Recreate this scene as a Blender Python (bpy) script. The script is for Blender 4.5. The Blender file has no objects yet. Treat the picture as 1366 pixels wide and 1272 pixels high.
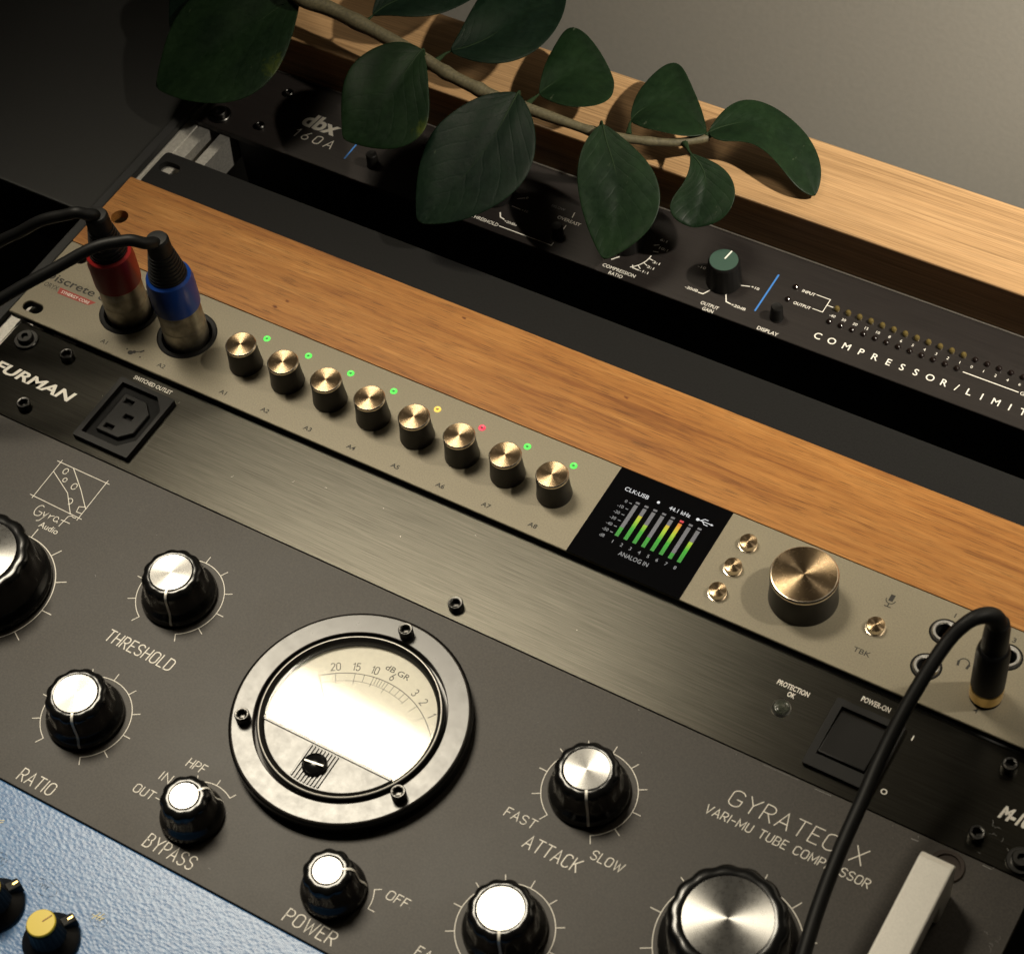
import bpy, bmesh, math, random
from mathutils import Vector, Matrix
C = bpy.context.scene.collection
scene = bpy.context.scene
S = 0.001                       # everything below is written in millimetres
PI = math.pi
rad = math.radians

# ------------------------------------------------------------------ camera
cam_d = bpy.data.cameras.new('camera'); cam = bpy.data.objects.new('camera', cam_d); C.objects.link(cam)
r0 = (0.858622009807484, 0.5055368403276557, -0.08485721740361368)
r1 = (0.3618737917399209, -0.7150231772974207, -0.5981548418067103)
r2 = (-0.3630641859585245, 0.482881309429728, -0.7968751708235893)
cam.matrix_world = Matrix(((r0[0], -r1[0], -r2[0], 535.473*S), (r0[1], -r1[1], -r2[1], -377.398*S),
                           (r0[2], -r1[2], -r2[2], 657.324*S), (0, 0, 0, 1)))
cam_d.sensor_fit = 'HORIZONTAL'; cam_d.sensor_width = 36.0; cam_d.lens = 36.0*2836.954/1366
cam_d.clip_start = 0.02; cam_d.clip_end = 50
cam_d.dof.use_dof = True; cam_d.dof.focus_distance = 0.85; cam_d.dof.aperture_fstop = 22
scene.camera = cam

# ------------------------------------------------------------------ world, lamps, exposure
world = bpy.data.worlds.new('World'); scene.world = world; world.use_nodes = True
bg = world.node_tree.nodes['Background']; bg.inputs[0].default_value = (1.0, 0.88, 0.72, 1); bg.inputs[1].default_value = 0.004
def area(name, loc, aim, sx, sy, power, col, spread=180):
    l = bpy.data.lights.new(name, 'AREA'); l.shape = 'RECTANGLE'; l.size = sx*S; l.size_y = sy*S
    l.energy = power; l.color = col; l.spread = rad(spread)
    o = bpy.data.objects.new(name, l); C.objects.link(o); o.location = Vector(loc)*S
    zc = (Vector(loc)-Vector(aim)).normalized(); xc = (Vector((1, 0, 0))-zc*zc.x).normalized(); yc = zc.cross(xc)
    o.rotation_euler = Matrix((xc, yc, zc)).transposed().to_euler()
    return o
area('softbox_lamp', (-140, 172, 890), (212, -118, 0), 380, 226, 0.66, (1.0, 0.90, 0.71), 41)
area('wall_lamp', (760, 198, 640), (390, 340, 60), 28, 28, 1.7, (1.0, 0.92, 0.77), 60)
scene.view_settings.view_transform = 'Standard'; scene.view_settings.look = 'None'
scene.view_settings.exposure = 0.0; scene.view_settings.gamma = 1.0

# ------------------------------------------------------------------ materials
MATS = {}
class N:
    def __init__(s, name):
        m = bpy.data.materials.new(name); m.use_nodes = True; s.m = m; s.t = m.node_tree
        s.b = s.t.nodes['Principled BSDF']; MATS[name] = m
    def n(s, typ, **kw):
        nd = s.t.nodes.new(typ)
        for k, v in kw.items():
            if k.startswith('i_'):
                key = k[2:]; key = int(key) if key.isdigit() else key
                nd.inputs[key].default_value = v
            else: setattr(nd, k, v)
        return nd
    def l(s, a, ao, b, bi): s.t.links.new(a.outputs[ao], b.inputs[bi])
    def coords(s, scale):
        tc = s.n('ShaderNodeTexCoord'); mp = s.n('ShaderNodeMapping')
        mp.inputs['Scale'].default_value = [v*1000 for v in scale]
        s.l(tc, 'Object', mp, 0); return mp
    def noise(s, mp, scale=1.0, detail=4, rough=.55, dist=0):
        nz = s.n('ShaderNodeTexNoise'); nz.inputs['Scale'].default_value = scale; nz.inputs['Detail'].default_value = detail
        nz.inputs['Roughness'].default_value = rough; nz.inputs['Distortion'].default_value = dist; s.l(mp, 0, nz, 'Vector'); return nz
    def ramp(s, src, out, stops):
        r = s.n('ShaderNodeValToRGB'); e = r.color_ramp.elements
        while len(e) < len(stops): e.new(.5)
        for el, (p, c) in zip(e, stops): el.position = p; el.color = (*c, 1) if len(c) == 3 else c
        s.l(src, out, r, 0); return r
    def bump(s, src, out, strength, dist=.1, prev=None):
        b = s.n('ShaderNodeBump'); b.inputs['Strength'].default_value = strength; b.inputs['Distance'].default_value = dist*S
        s.l(src, out, b, 'Height')
        if prev: s.l(prev, 0, b, 'Normal')
        s.l(b, 0, s.b, 'Normal'); return b
def pset(b, col=None, rough=None, metal=None, spec=None, coat=None, em=None, ems=0):
    if col is not None: b.inputs['Base Color'].default_value = (*col, 1)
    if rough is not None: b.inputs['Roughness'].default_value = rough
    if metal is not None: b.inputs['Metallic'].default_value = metal
    if spec is not None: b.inputs['Specular IOR Level'].default_value = spec
    if coat is not None: b.inputs['Coat Weight'].default_value = coat; b.inputs['Coat Roughness'].default_value = .12
    if em is not None: b.inputs['Emission Color'].default_value = (*em, 1); b.inputs['Emission Strength'].default_value = ems
def simple(name, col, rough=.5, metal=0, spec=.5, grain=0, gscale=3.0, coat=0, var=0.0):
    k = N(name); pset(k.b, col, rough, metal, spec, coat)
    if grain or var:
        nz = k.noise(k.coords((1, 1, 1)), gscale, 3)
        if grain: k.bump(nz, 0, grain, .05)
        if var:
            a = tuple(c*(1-var) for c in col); z = tuple(min(1, c*(1+var)) for c in col)
            r = k.ramp(nz, 0, [(.3, a), (.7, z)]); k.l(r, 0, k.b, 'Base Color')
    return k.m
def glow(name, col, strength, base=(.02, .02, .02)):
    k = N(name); pset(k.b, base, .4, em=col, ems=strength); return k.m

def panel_paint(name, col, rough, metal, fine, cloud=.12, var=.25, spec=.5, dirt=None):
    """painted sheet metal: fine powder grain, broad unevenness of tone and gloss"""
    k = N(name); pset(k.b, col, rough, metal, spec)
    f = k.noise(k.coords((1, 1, 1)), fine, 2, .6)
    g = k.noise(k.coords((.02, .02, .02)), 1.0, 5, .6)
    lo = tuple(c*(1-var) for c in col); hi = tuple(c*(1+var) for c in col)
    r = k.ramp(f, 0, [(.25, lo), (.75, hi)])
    mx = k.n('ShaderNodeMix', data_type='RGBA', blend_type='MULTIPLY'); mx.inputs[0].default_value = 1
    r2_ = k.ramp(g, 0, [(.3, (1-cloud,)*3), (.7, (1, 1, 1))])
    k.l(r, 0, mx, 6); k.l(r2_, 0, mx, 7)
    sm = k.noise(k.coords((.11, .11, .11)), 1, 6, .75, .8); sr = k.ramp(sm, 0, [(.60, (0, 0, 0)), (.78, (cloud, cloud, cloud))])
    du = k.n('ShaderNodeMix', data_type='RGBA'); k.l(sr, 0, du, 0); k.l(mx, 2, du, 6); du.inputs[7].default_value = (*[min(1, c*1.7+.01) for c in col], 1); k.l(du, 2, k.b, 'Base Color')
    mr = k.n('ShaderNodeMapRange'); mr.inputs[3].default_value = rough-.05; mr.inputs[4].default_value = rough+.06
    k.l(g, 0, mr, 0); k.l(mr, 0, k.b, 'Roughness')
    k.bump(f, 0, .25, .06)
    return k.m
panel_paint('champagne_paint', (.245, .212, .145), .5, .1, 1.7, .06, .16)
panel_paint('gunmetal_paint', (.045, .0375, .0305), .52, 0, 1.3, .30, .40, .4)
panel_paint('black_paint', (.012, .012, .012), .55, 0, 2.5, .2, .3)
panel_paint('charcoal_steel', (.0065, .0063, .006), .7, 0, 1.2, .15, .45, .25)
panel_paint('cabinet_black', (.010, .010, .010), .6, 0, 1.5, .15, .3)

def wood(name, stops, fx, fy, rough, pores, knots=(), pf=(.075, 3.4), gf=(.035, 3.6)):
    k = N(name); pset(k.b, (.5, .3, .12), rough, 0, .35)
    a = (fx, fy, fy)
    big = k.noise(k.coords((a[0]*.25, a[1]*.25, a[2]*.25)), 1, 3, .5, .6)
    g = k.noise(k.coords(a), 1, 6, .62, .35)
    p = k.noise(k.coords((pf[0], pf[1], pf[1])), 1, 2, .5)
    mixv = k.n('ShaderNodeMath', operation='MULTIPLY_ADD'); mixv.inputs[1].default_value = .55
    k.l(g, 0, mixv, 0)
    m2 = k.n('ShaderNodeMath', operation='MULTIPLY'); m2.inputs[1].default_value = .45; k.l(big, 0, m2, 0); k.l(m2, 0, mixv, 2)
    r = k.ramp(mixv, 0, stops)
    pr = k.ramp(p, 0, [(.355, (pores,)*3), (.41, (1, 1, 1))])
    mx = k.n('ShaderNodeMix', data_type='RGBA', blend_type='MULTIPLY'); mx.inputs[0].default_value = .8
    k.l(r, 0, mx, 6); k.l(pr, 0, mx, 7)
    fg = k.noise(k.coords((gf[0], gf[1], gf[1])), 1, 4, .7, .2); fr_ = k.ramp(fg, 0, [(.36, (.68,)*3), (.58, (1.06,)*3)])
    mf = k.n('ShaderNodeMix', data_type='RGBA', blend_type='MULTIPLY'); mf.inputs[0].default_value = 1; k.l(mx, 2, mf, 6); k.l(fr_, 0, mf, 7)
    out = mf
    for kx, ky, kr_ in knots:                       # a few small dark knots of the board itself
        tc = k.n('ShaderNodeTexCoord'); vm = k.n('ShaderNodeVectorMath', operation='SUBTRACT'); vm.inputs[1].default_value = (kx*S, ky*S, 0)
        vs = k.n('ShaderNodeVectorMath', operation='MULTIPLY'); vs.inputs[1].default_value = (600/kr_, 1000/kr_, 0); ln = k.n('ShaderNodeVectorMath', operation='LENGTH')
        k.l(tc, 'Object', vm, 0); k.l(vm, 0, vs, 0); k.l(vs, 0, ln, 0)
        ad = k.n('ShaderNodeMath', operation='ADD'); nk = k.noise(k.coords((.5, .9, .9)), 1, 3); k.l(ln, 'Value', ad, 0); k.l(nk, 0, ad, 1)
        rk = k.ramp(ad, 0, [(.55, (.30, .20, .14)), (.85, (.62, .50, .40)), (1.0, (1, 1, 1))])
        m3 = k.n('ShaderNodeMix', data_type='RGBA', blend_type='MULTIPLY'); m3.inputs[0].default_value = 1; k.l(out, 2, m3, 6); k.l(rk, 0, m3, 7); out = m3
    k.l(out, 2, k.b, 'Base Color')
    k.bump(p, 0, .25, .08)
    return k.m
wood('oak_veneer', [(.34, (.23, .080, .016)), (.46, (.37, .150, .033)), (.56, (.44, .192, .047)), (.68, (.53, .255, .072))], .024, .42, .45, .30, ((105, 57.3, 1.6), (102.2, 52.4, 2.0), (176.8, 82.4, 1.4), (256.6, 75.4, 1.4), (20, 20, 1)))
wood('pale_oak', [(.32, (.30, .175, .080)), (.45, (.41, .245, .115)), (.57, (.47, .285, .137)), (.70, (.52, .33, .165))], .006, .62, .45, .8, pf=(.03, 2.2), gf=(.02, 1.6))

def brushed(name, col, rough, along_u=True, metal=1.0, aniso=.75):
    k = N(name); pset(k.b, col, rough, metal); k.b.inputs['Anisotropic'].default_value = aniso
    tg = k.n('ShaderNodeTangent', direction_type='UV_MAP'); tg.uv_map = 'UVMap'; k.l(tg, 0, k.b, 'Tangent'); k.b.inputs['Anisotropic Rotation'].default_value = .25
    st = k.noise(k.coords((.045, 4.2, 4.2)), 1, 3, .65)
    st2 = k.noise(k.coords((.004, .5, .5)), 1, 3, .6)
    r = k.ramp(st, 0, [(.25, tuple(c*.6 for c in col)), (.75, tuple(c*1.35 for c in col))])
    mx = k.n('ShaderNodeMix', data_type='RGBA', blend_type='MULTIPLY'); mx.inputs[0].default_value = 1
    r2_ = k.ramp(st2, 0, [(.3, (.9,)*3), (.7, (1.0,)*3)]); k.l(r, 0, mx, 6); k.l(r2_, 0, mx, 7); k.l(mx, 2, k.b, 'Base Color')
    k.bump(st, 0, .3, .06)
    return k.m
brushed('brushed_black_aluminium', (.052, .049, .041), .31)
brushed('brushed_dbx_black', (.030, .025, .023), .42, metal=.35, aniso=.4)

def turned(name, col, rough, aniso=.85, var=.2):
    """lathe-turned metal: circular brushing gives the bow-tie highlight"""
    k = N(name); pset(k.b, col, rough, 1.0); k.b.inputs['Anisotropic'].default_value = aniso
    tg = k.n('ShaderNodeTangent', direction_type='RADIAL', axis='Z'); k.l(tg, 0, k.b, 'Tangent'); k.b.inputs['Anisotropic Rotation'].default_value = .25
    tc = k.n('ShaderNodeTexCoord'); ln = k.n('ShaderNodeVectorMath', operation='LENGTH')
    sep = k.n('ShaderNodeVectorMath', operation='MULTIPLY'); sep.inputs[1].default_value = (1000, 1000, 0)
    k.l(tc, 'Object', sep, 0); k.l(sep, 0, ln, 0)
    nz = k.n('ShaderNodeTexNoise', noise_dimensions='1D'); nz.inputs['Scale'].default_value = 9; nz.inputs['Detail'].default_value = 3
    k.l(ln, 'Value', nz, 'W')
    r = k.ramp(nz, 0, [(.25, tuple(c*(1-var) for c in col)), (.75, tuple(min(1, c*(1+var)) for c in col))]); k.l(r, 0, k.b, 'Base Color')
    sc = k.noise(k.coords((.5, .5, .5)), 1.0, 4, .7)
    mr = k.n('ShaderNodeMapRange'); mr.inputs[3].default_value = rough-.06; mr.inputs[4].default_value = rough+.08; k.l(sc, 0, mr, 0); k.l(mr, 0, k.b, 'Roughness')
    return k.m
turned('turned_bronze', (.50, .36, .215), .25)
turned('turned_aluminium', (.25, .245, .235), .27)
simple('bronze_edge', (.88, .76, .60), .24, 1)
simple('dark_bronze', (.006, .0045, .0035), .38, 0, .35, var=.1, gscale=.3)
simple('gloss_black_plastic', (.006, .006, .006), .19, 0, .42)
simple('satin_black_plastic', (.007, .0065, .006), .5, 0, .22, grain=.15, gscale=3)
simple('rubber_black', (.006, .006, .006), .52, 0, .28, grain=.12, gscale=1.2)
simple('matte_black', (.006, .006, .006), .75)
simple('hole_black', (.002, .002, .002), .9)
simple('blued_steel', (.07, .068, .065), .32, 1, grain=.1, gscale=1.5)
simple('chrome', (.85, .83, .80), .30, 1)
simple('gold_plate', (.85, .60, .24), .32, 1)
simple('nickel_shell', (.36, .33, .28), .38, 1, var=.25, gscale=.25, grain=.05)
simple('red_plastic', (.30, .012, .012), .38, grain=.05)
simple('blue_plastic', (.002, .040, .24), .36, grain=.05)
simple('yellow_plastic', (.82, .62, .03), .42, grain=.06)
simple('green_cap', (.035, .075, .055), .5, grain=.1)
simple('white_ink', (.84, .80, .72), .6)
simple('cream_ink', (.92, .87, .78), .6)
simple('grey_ink', (.26, .25, .24), .6)
simple('black_ink', (.02, .017, .012), .6)
simple('pale_blue_ink', (.05, .20, .55), .5)
simple('red_ink', (.38, .035, .02), .5)
simple('brown_ink', (.30, .12, .05), .6)
simple('pale_yellow_ink', (.80, .72, .42), .6)
simple('silver_aluminium', (.78, .75, .69), .42, .3, grain=.12, gscale=2.5, var=.08)
simple('rail_aluminium', (.50, .48, .44), .42, .7, grain=.15, gscale=.8, var=.15)
simple('edge_aluminium', (.45, .41, .36), .45, .5, var=.15)
simple('meter_card', (.76, .73, .63), .7, var=.04, gscale=.5)
simple('amber_lens', (.12, .088, .028), .12, 0, .6, coat=.5)
simple('dark_lens', (.010, .006, .005), .15, 0, .5, coat=.4)
simple('grey_lens', (.07, .075, .058), .08, 0, .9, coat=.8)
simple('rust', (.03, .018, .012), .7, var=.3)
simple('stem_bark', (.10, .085, .045), .65, grain=.5, gscale=.8, var=.3)
# meter bezel: worn satin bakelite that mirrors the lamp broadly
k = N('bezel_plastic'); pset(k.b, (.045, .04, .036), .3, 0, .58)
nz = k.noise(k.coords((.25, .25, .25)), 1, 6, .65); mr = k.n('ShaderNodeMapRange'); mr.inputs[3].default_value = .22; mr.inputs[4].default_value = .38
k.l(nz, 0, mr, 0); k.l(mr, 0, k.b, 'Roughness'); nf = k.noise(k.coords((1, 1, 1)), 2.5, 2); k.bump(nf, 0, .12, .04)
# glass of the meter and of the small screen
k = N('meter_glass'); k.t.nodes.remove(k.b)
tr = k.n('ShaderNodeBsdfTransparent'); gl = k.n('ShaderNodeBsdfGlossy'); gl.inputs['Roughness'].default_value = .06
fr = k.n('ShaderNodeFresnel'); fr.inputs['IOR'].default_value = 1.43; mx = k.n('ShaderNodeMixShader')
k.l(fr, 0, mx, 0); k.l(tr, 0, mx, 1); k.l(gl, 0, mx, 2); k.l(mx, 0, k.t.nodes['Material Output'], 0)
k = N('screen_glass'); pset(k.b, (.003, .003, .0035), .07, 0, .45)
# level bars: green at the foot through yellow to red at the top, as the screen shows them
k = N('level_glow'); tc = k.n('ShaderNodeTexCoord'); sp = k.n('ShaderNodeSeparateXYZ'); k.l(tc, 'Object', sp, 0)
mr = k.n('ShaderNodeMapRange'); mr.inputs[1].default_value = 0; mr.inputs[2].default_value = 16.5*S; k.l(sp, 'Y', mr, 0)
rp = k.ramp(mr, 0, [(.0, (.01, .30, .015)), (.35, (.03, .48, .01)), (.62, (.55, .75, .02)), (.85, (.95, .50, .02)), (1.0, (.95, .15, .02))])
pset(k.b, (.02, .02, .02), .3, em=(1, 1, 1), ems=.75); k.l(rp, 0, k.b, 'Emission Color')
glow('screen_grey', (.30, .29, .30), .42); glow('screen_white', (1, 1, 1), .75); glow('screen_dim', (.7, .7, .7), .35); glow('screen_red', (.9, .02, .05), .7)
glow('led_green', (.10, 1.0, .10), .95, (.05, .3, .05)); glow('led_yellow', (1.0, .72, .12), .95, (.3, .2, .03)); glow('led_red', (1.0, .06, .12), .95, (.3, .02, .03))
glow('led_green_core', (.02, .45, .03), .5); glow('led_yellow_core', (.7, .35, .03), .5); glow('led_red_core', (.55, .01, .04), .5)
# blue hammertone enamel
k = N('hammered_blue'); pset(k.b, (.13, .25, .44), .30, .0, .4)
mp = k.coords((.75, 1.15, .9))
vo = k.n('ShaderNodeTexVoronoi', feature='SMOOTH_F1'); vo.inputs['Scale'].default_value = 1.0; vo.inputs['Smoothness'].default_value = .45
wn = k.noise(mp, 1.3, 3, .5, .2); mxv = k.n('ShaderNodeMix', data_type='RGBA'); mxv.inputs[0].default_value = .22
k.l(mp, 0, mxv, 6); k.l(wn, 1, mxv, 7); k.l(mxv, 2, vo, 'Vector')
n2 = k.noise(mp, 2.6, 3, .5); n3 = k.noise(mp, .5, 2, .5)
ad = k.n('ShaderNodeMath', operation='MULTIPLY_ADD'); ad.inputs[1].default_value = .35; k.l(n2, 0, ad, 0); k.l(vo, 0, ad, 2)
k.bump(ad, 0, .19, .38)
rr = k.ramp(n3, 0, [(.3, (.048, .150, .36)), (.7, (.090, .225, .46))]); k.l(rr, 0, k.b, 'Base Color')
# wall plaster, floor
k = N('wall_plaster'); pset(k.b, (.6, .57, .51), .9, 0, .2)
f = k.noise(k.coords((.35, .35, .35)), 1, 5, .65); k.bump(f, 0, .1, .4)
r = k.ramp(f, 0, [(.3, (.57, .545, .485)), (.7, (.63, .60, .535))]); k.l(r, 0, k.b, 'Base Color')
panel_paint('board_grey', (.010, .0098, .0085), .6, 0, .9, .15, .25)
simple('dark_floor', (.008, .008, .008), .8)
# waxy leaf
def leafmat(name, dark, light, patch=None, pr_=12):
    k = N(name); pset(k.b, dark, .4, 0, .12, .0)
    n1 = k.noise(k.coords((.05, .05, .05)), 1, 4, .6); n2 = k.noise(k.coords((.35, .35, .35)), 1, 4, .6)
    r = k.ramp(n1, 0, [(.30, dark), (.70, light)])
    mx = k.n('ShaderNodeMix', data_type='RGBA', blend_type='MULTIPLY'); mx.inputs[0].default_value = .6
    r2_ = k.ramp(n2, 0, [(.3, (.6,)*3), (.7, (1.15,)*3)]); k.l(r, 0, mx, 6); k.l(r2_, 0, mx, 7)
    out = mx
    if patch:                                       # yellow-green blotch around the patch centre
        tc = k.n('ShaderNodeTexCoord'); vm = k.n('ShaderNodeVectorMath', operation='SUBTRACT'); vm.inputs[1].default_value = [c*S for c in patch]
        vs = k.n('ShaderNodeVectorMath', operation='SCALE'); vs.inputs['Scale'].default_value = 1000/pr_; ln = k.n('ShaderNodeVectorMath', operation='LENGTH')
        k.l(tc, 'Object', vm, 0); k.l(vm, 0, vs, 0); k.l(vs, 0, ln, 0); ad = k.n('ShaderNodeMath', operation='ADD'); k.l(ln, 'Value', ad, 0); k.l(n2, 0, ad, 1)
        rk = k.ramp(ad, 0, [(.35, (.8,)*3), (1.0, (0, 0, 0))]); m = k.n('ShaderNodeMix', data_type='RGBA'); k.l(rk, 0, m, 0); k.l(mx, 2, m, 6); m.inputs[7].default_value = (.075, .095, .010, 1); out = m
    sc = k.noise(k.coords((.22, .07, .1)), 1, 5, .75); sr = k.ramp(sc, 0, [(.665, (0, 0, 0)), (.73, (.5, .5, .5))])
    m2 = k.n('ShaderNodeMix', data_type='RGBA'); k.l(sr, 0, m2, 0); k.l(out, 2, m2, 6); m2.inputs[7].default_value = (.12, .14, .09, 1)
    k.l(m2, 2, k.b, 'Base Color')
    mr = k.n('ShaderNodeMapRange'); mr.inputs[3].default_value = .28; mr.inputs[4].default_value = .55; k.l(n2, 0, mr, 0); k.l(mr, 0, k.b, 'Roughness')
    uvn = k.n('ShaderNodeUVMap'); uvn.uv_map = 'UVMap'; sp = k.n('ShaderNodeSeparateXYZ'); k.l(uvn, 0, sp, 0)
    ph = k.n('ShaderNodeMath', operation='MULTIPLY_ADD'); ph.inputs[1].default_value = -2.6; k.l(sp, 'X', ph, 0)
    yy = k.n('ShaderNodeMath', operation='MULTIPLY'); yy.inputs[1].default_value = 8.0; k.l(sp, 'Y', yy, 0); k.l(yy, 0, ph, 2)
    wob = k.n('ShaderNodeMath', operation='MULTIPLY_ADD'); wob.inputs[1].default_value = .9; k.l(n1, 0, wob, 0); k.l(ph, 0, wob, 2)
    pp = k.n('ShaderNodeMath', operation='PINGPONG'); pp.inputs[1].default_value = .5; k.l(wob, 0, pp, 0)
    vr = k.ramp(pp, 0, [(.0, (0, 0, 0)), (.10, (.6, .6, .6)), (.5, (1, 1, 1))])
    b1 = k.bump(n2, 0, .3, .25); b2 = k.bump(vr, 0, .18, .3, b1); return k.m
leafmat('leaf_green', (.005, .0135, .0055), (.011, .026, .0095))
leafmat('leaf_yellow_blotch', (.005, .0135, .0055), (.011, .026, .0095), (11, -38, -10), 15)
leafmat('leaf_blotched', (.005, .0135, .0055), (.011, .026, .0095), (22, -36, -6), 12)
leafmat('leaf_deep', (.004, .0105, .0065), (.0075, .018, .009))
simple('leaf_vein', (.016, .030, .012), .6, 0, .1)
M = MATS

# ------------------------------------------------------------------ objects and mesh helpers
WO = {}
def link(o, parent, origin):
    C.objects.link(o); WO[o.name] = Vector(origin)
    if parent is not None:
        o.parent = parent; o.location = (Vector(origin)-WO[parent.name])*S
    else: o.location = Vector(origin)*S
    return o
def thing(name, label, cat, loc=(0, 0, 0), group=None):
    o = bpy.data.objects.new(name, None); o.empty_display_size = .01; link(o, None, loc)
    o['label'] = label; o['category'] = cat
    if group: o['group'] = group
    return o
def mesh_from(bm, mats, smooth=20, name='mesh', recalc=True):
    if recalc: bmesh.ops.recalc_face_normals(bm, faces=bm.faces)
    for v in bm.verts: v.co *= S
    me = bpy.data.meshes.new(name); bm.to_mesh(me); bm.free()
    for m in (mats if isinstance(mats, (list, tuple)) else [mats]): me.materials.append(M[m])
    if smooth:
        me.shade_smooth(); me.set_sharp_from_angle(angle=rad(smooth))
    return me
def obj(name, bm, mats, parent, origin=None, smooth=20, label=None, recalc=True):
    """one mesh object; the bmesh is in mm around its own origin"""
    me = bm if isinstance(bm, bpy.types.Mesh) else mesh_from(bm, mats, smooth, name, recalc)
    o = bpy.data.objects.new(name, me)
    if origin is None: origin = WO[parent.name] if parent is not None else (0, 0, 0)
    link(o, parent, origin)
    if label: o['label'] = label
    return o
def tag(o, label, cat, group=None):
    o['label'] = label; o['category'] = cat
    if group: o['group'] = group
    return o
def lathe(profile, seg=48, rfun=None, bm=None, at=(0, 0, 0), cap_top=True, cap_bot=False):
    bm = bm or bmesh.new(); rings = []
    for i, (r, z) in enumerate(profile):
        if r < 1e-6: rings.append([bm.verts.new((at[0], at[1], at[2]+z))]); continue
        ring = []
        for j in range(seg):
            a = 2*PI*j/seg; q = r*(rfun(a, i) if rfun else 1)
            ring.append(bm.verts.new((at[0]+q*math.cos(a), at[1]+q*math.sin(a), at[2]+z)))
        rings.append(ring)
    for A, B in zip(rings, rings[1:]):
        if len(A) == 1 and len(B) == 1: continue
        for j in range(seg):
            k = (j+1) % seg
            if len(A) == 1: bm.faces.new((A[0], B[j], B[k]))
            elif len(B) == 1: bm.faces.new((A[j], A[k], B[0]))
            else: bm.faces.new((A[j], A[k], B[k], B[j]))
    if cap_top and len(rings[-1]) > 1: bm.faces.new(rings[-1])
    if cap_bot and len(rings[0]) > 1: bm.faces.new(rings[0][::-1])
    return bm
def circle(cx, cy, r, n=40): return [(cx+r*math.cos(2*PI*i/n), cy+r*math.sin(2*PI*i/n)) for i in range(n)]
def capsule(cx, cy, L, r, n=10):
    return [(cx+L/2+r*math.cos(-PI/2+PI*i/n), cy+r*math.sin(-PI/2+PI*i/n)) for i in range(n+1)] + \
           [(cx-L/2+r*math.cos(PI/2+PI*i/n), cy+r*math.sin(PI/2+PI*i/n)) for i in range(n+1)]
def rrect(x0, y0, x1, y1, r, n=5):
    o = []
    for cx, cy, a0 in ((x1-r, y0+r, -PI/2), (x1-r, y1-r, 0), (x0+r, y1-r, PI/2), (x0+r, y0+r, PI)):
        o += [(cx+r*math.cos(a0+PI/2*i/n), cy+r*math.sin(a0+PI/2*i/n)) for i in range(n+1)]
    return o
def plate(outline, holes, z0, z1, bevel=0, bm=None, uv=True):
    """flat plate with real holes; top edges get a small chamfer"""
    bm = bm or bmesh.new(); top = []
    def loop(pts): 
        vs = [bm.verts.new((x, y, z1)) for x, y in pts]
        return vs, [bm.edges.new((vs[i], vs[(i+1) % len(vs)])) for i in range(len(vs))]
    loops = [loop(outline)]+[loop(h) for h in holes]
    edges = [e for _, es in loops for e in es]
    if holes:
        res = bmesh.ops.triangle_fill(bm, use_beauty=True, use_dissolve=False, edges=edges)
        faces = [g for g in res['geom'] if isinstance(g, bmesh.types.BMFace)]
    else: faces = [bm.faces.new(loops[0][0])]
    bmesh.ops.recalc_face_normals(bm, faces=faces)
    if faces and faces[0].normal.z < 0: bmesh.ops.reverse_faces(bm, faces=faces)
    ext = bmesh.ops.extrude_face_region(bm, geom=faces)
    vs = [g for g in ext['geom'] if isinstance(g, bmesh.types.BMVert)]
    # the extruded copy becomes the new top, the original stays as bottom
    for lv, _ in loops:
        for v in lv: v.co.z = z0
    if bevel:
        te = [e for e in bm.edges if len(e.link_faces) == 2 and all(abs(v.co.z-z1) < 1e-6 for v in e.verts)
              and sum(1 for f in e.link_faces if all(abs(v.co.z-z1) < 1e-6 for v in f.verts)) == 1]
        bmesh.ops.bevel(bm, geom=te, offset=bevel, offset_type='OFFSET', segments=1, profile=.5, affect='EDGES', clamp_overlap=True)
    if uv:
        l = bm.loops.layers.uv.new('UVMap')
        for f in bm.faces:
            for lo in f.loops: lo[l].uv = (lo.vert.co.x*.01, lo.vert.co.y*.01)
    return bm
def rect(x0, y0, x1, y1): return [(x0, y0), (x1, y0), (x1, y1), (x0, y1)]
def box(x0, y0, z0, x1, y1, z1, bevel=0, bm=None, seg=2):
    bm = bm or bmesh.new(); g = bmesh.ops.create_cube(bm, size=1)
    for v in g['verts']: v.co = Vector(((x0+x1)/2+v.co.x*(x1-x0), (y0+y1)/2+v.co.y*(y1-y0), (z0+z1)/2+v.co.z*(z1-z0)))
    if bevel:
        es = list({e for v in g['verts'] for e in v.link_edges})
        bmesh.ops.bevel(bm, geom=es, offset=bevel, offset_type='OFFSET', segments=seg, profile=.5, affect='EDGES', clamp_overlap=True)
    return bm
def catmull(pts, sub=8):
    P = [Vector(p) for p in pts]; P = [P[0]*2-P[1]]+P+[P[-1]*2-P[-2]]; out = []
    for i in range(1, len(P)-2):
        for s in range(sub):
            t = s/sub; a, b, c, d = P[i-1:i+3]
            out.append(.5*((2*b)+(c-a)*t+(2*a-5*b+4*c-d)*t*t+(3*b-a-3*c+d)*t**3))
    out.append(P[-2]); return out
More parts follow.
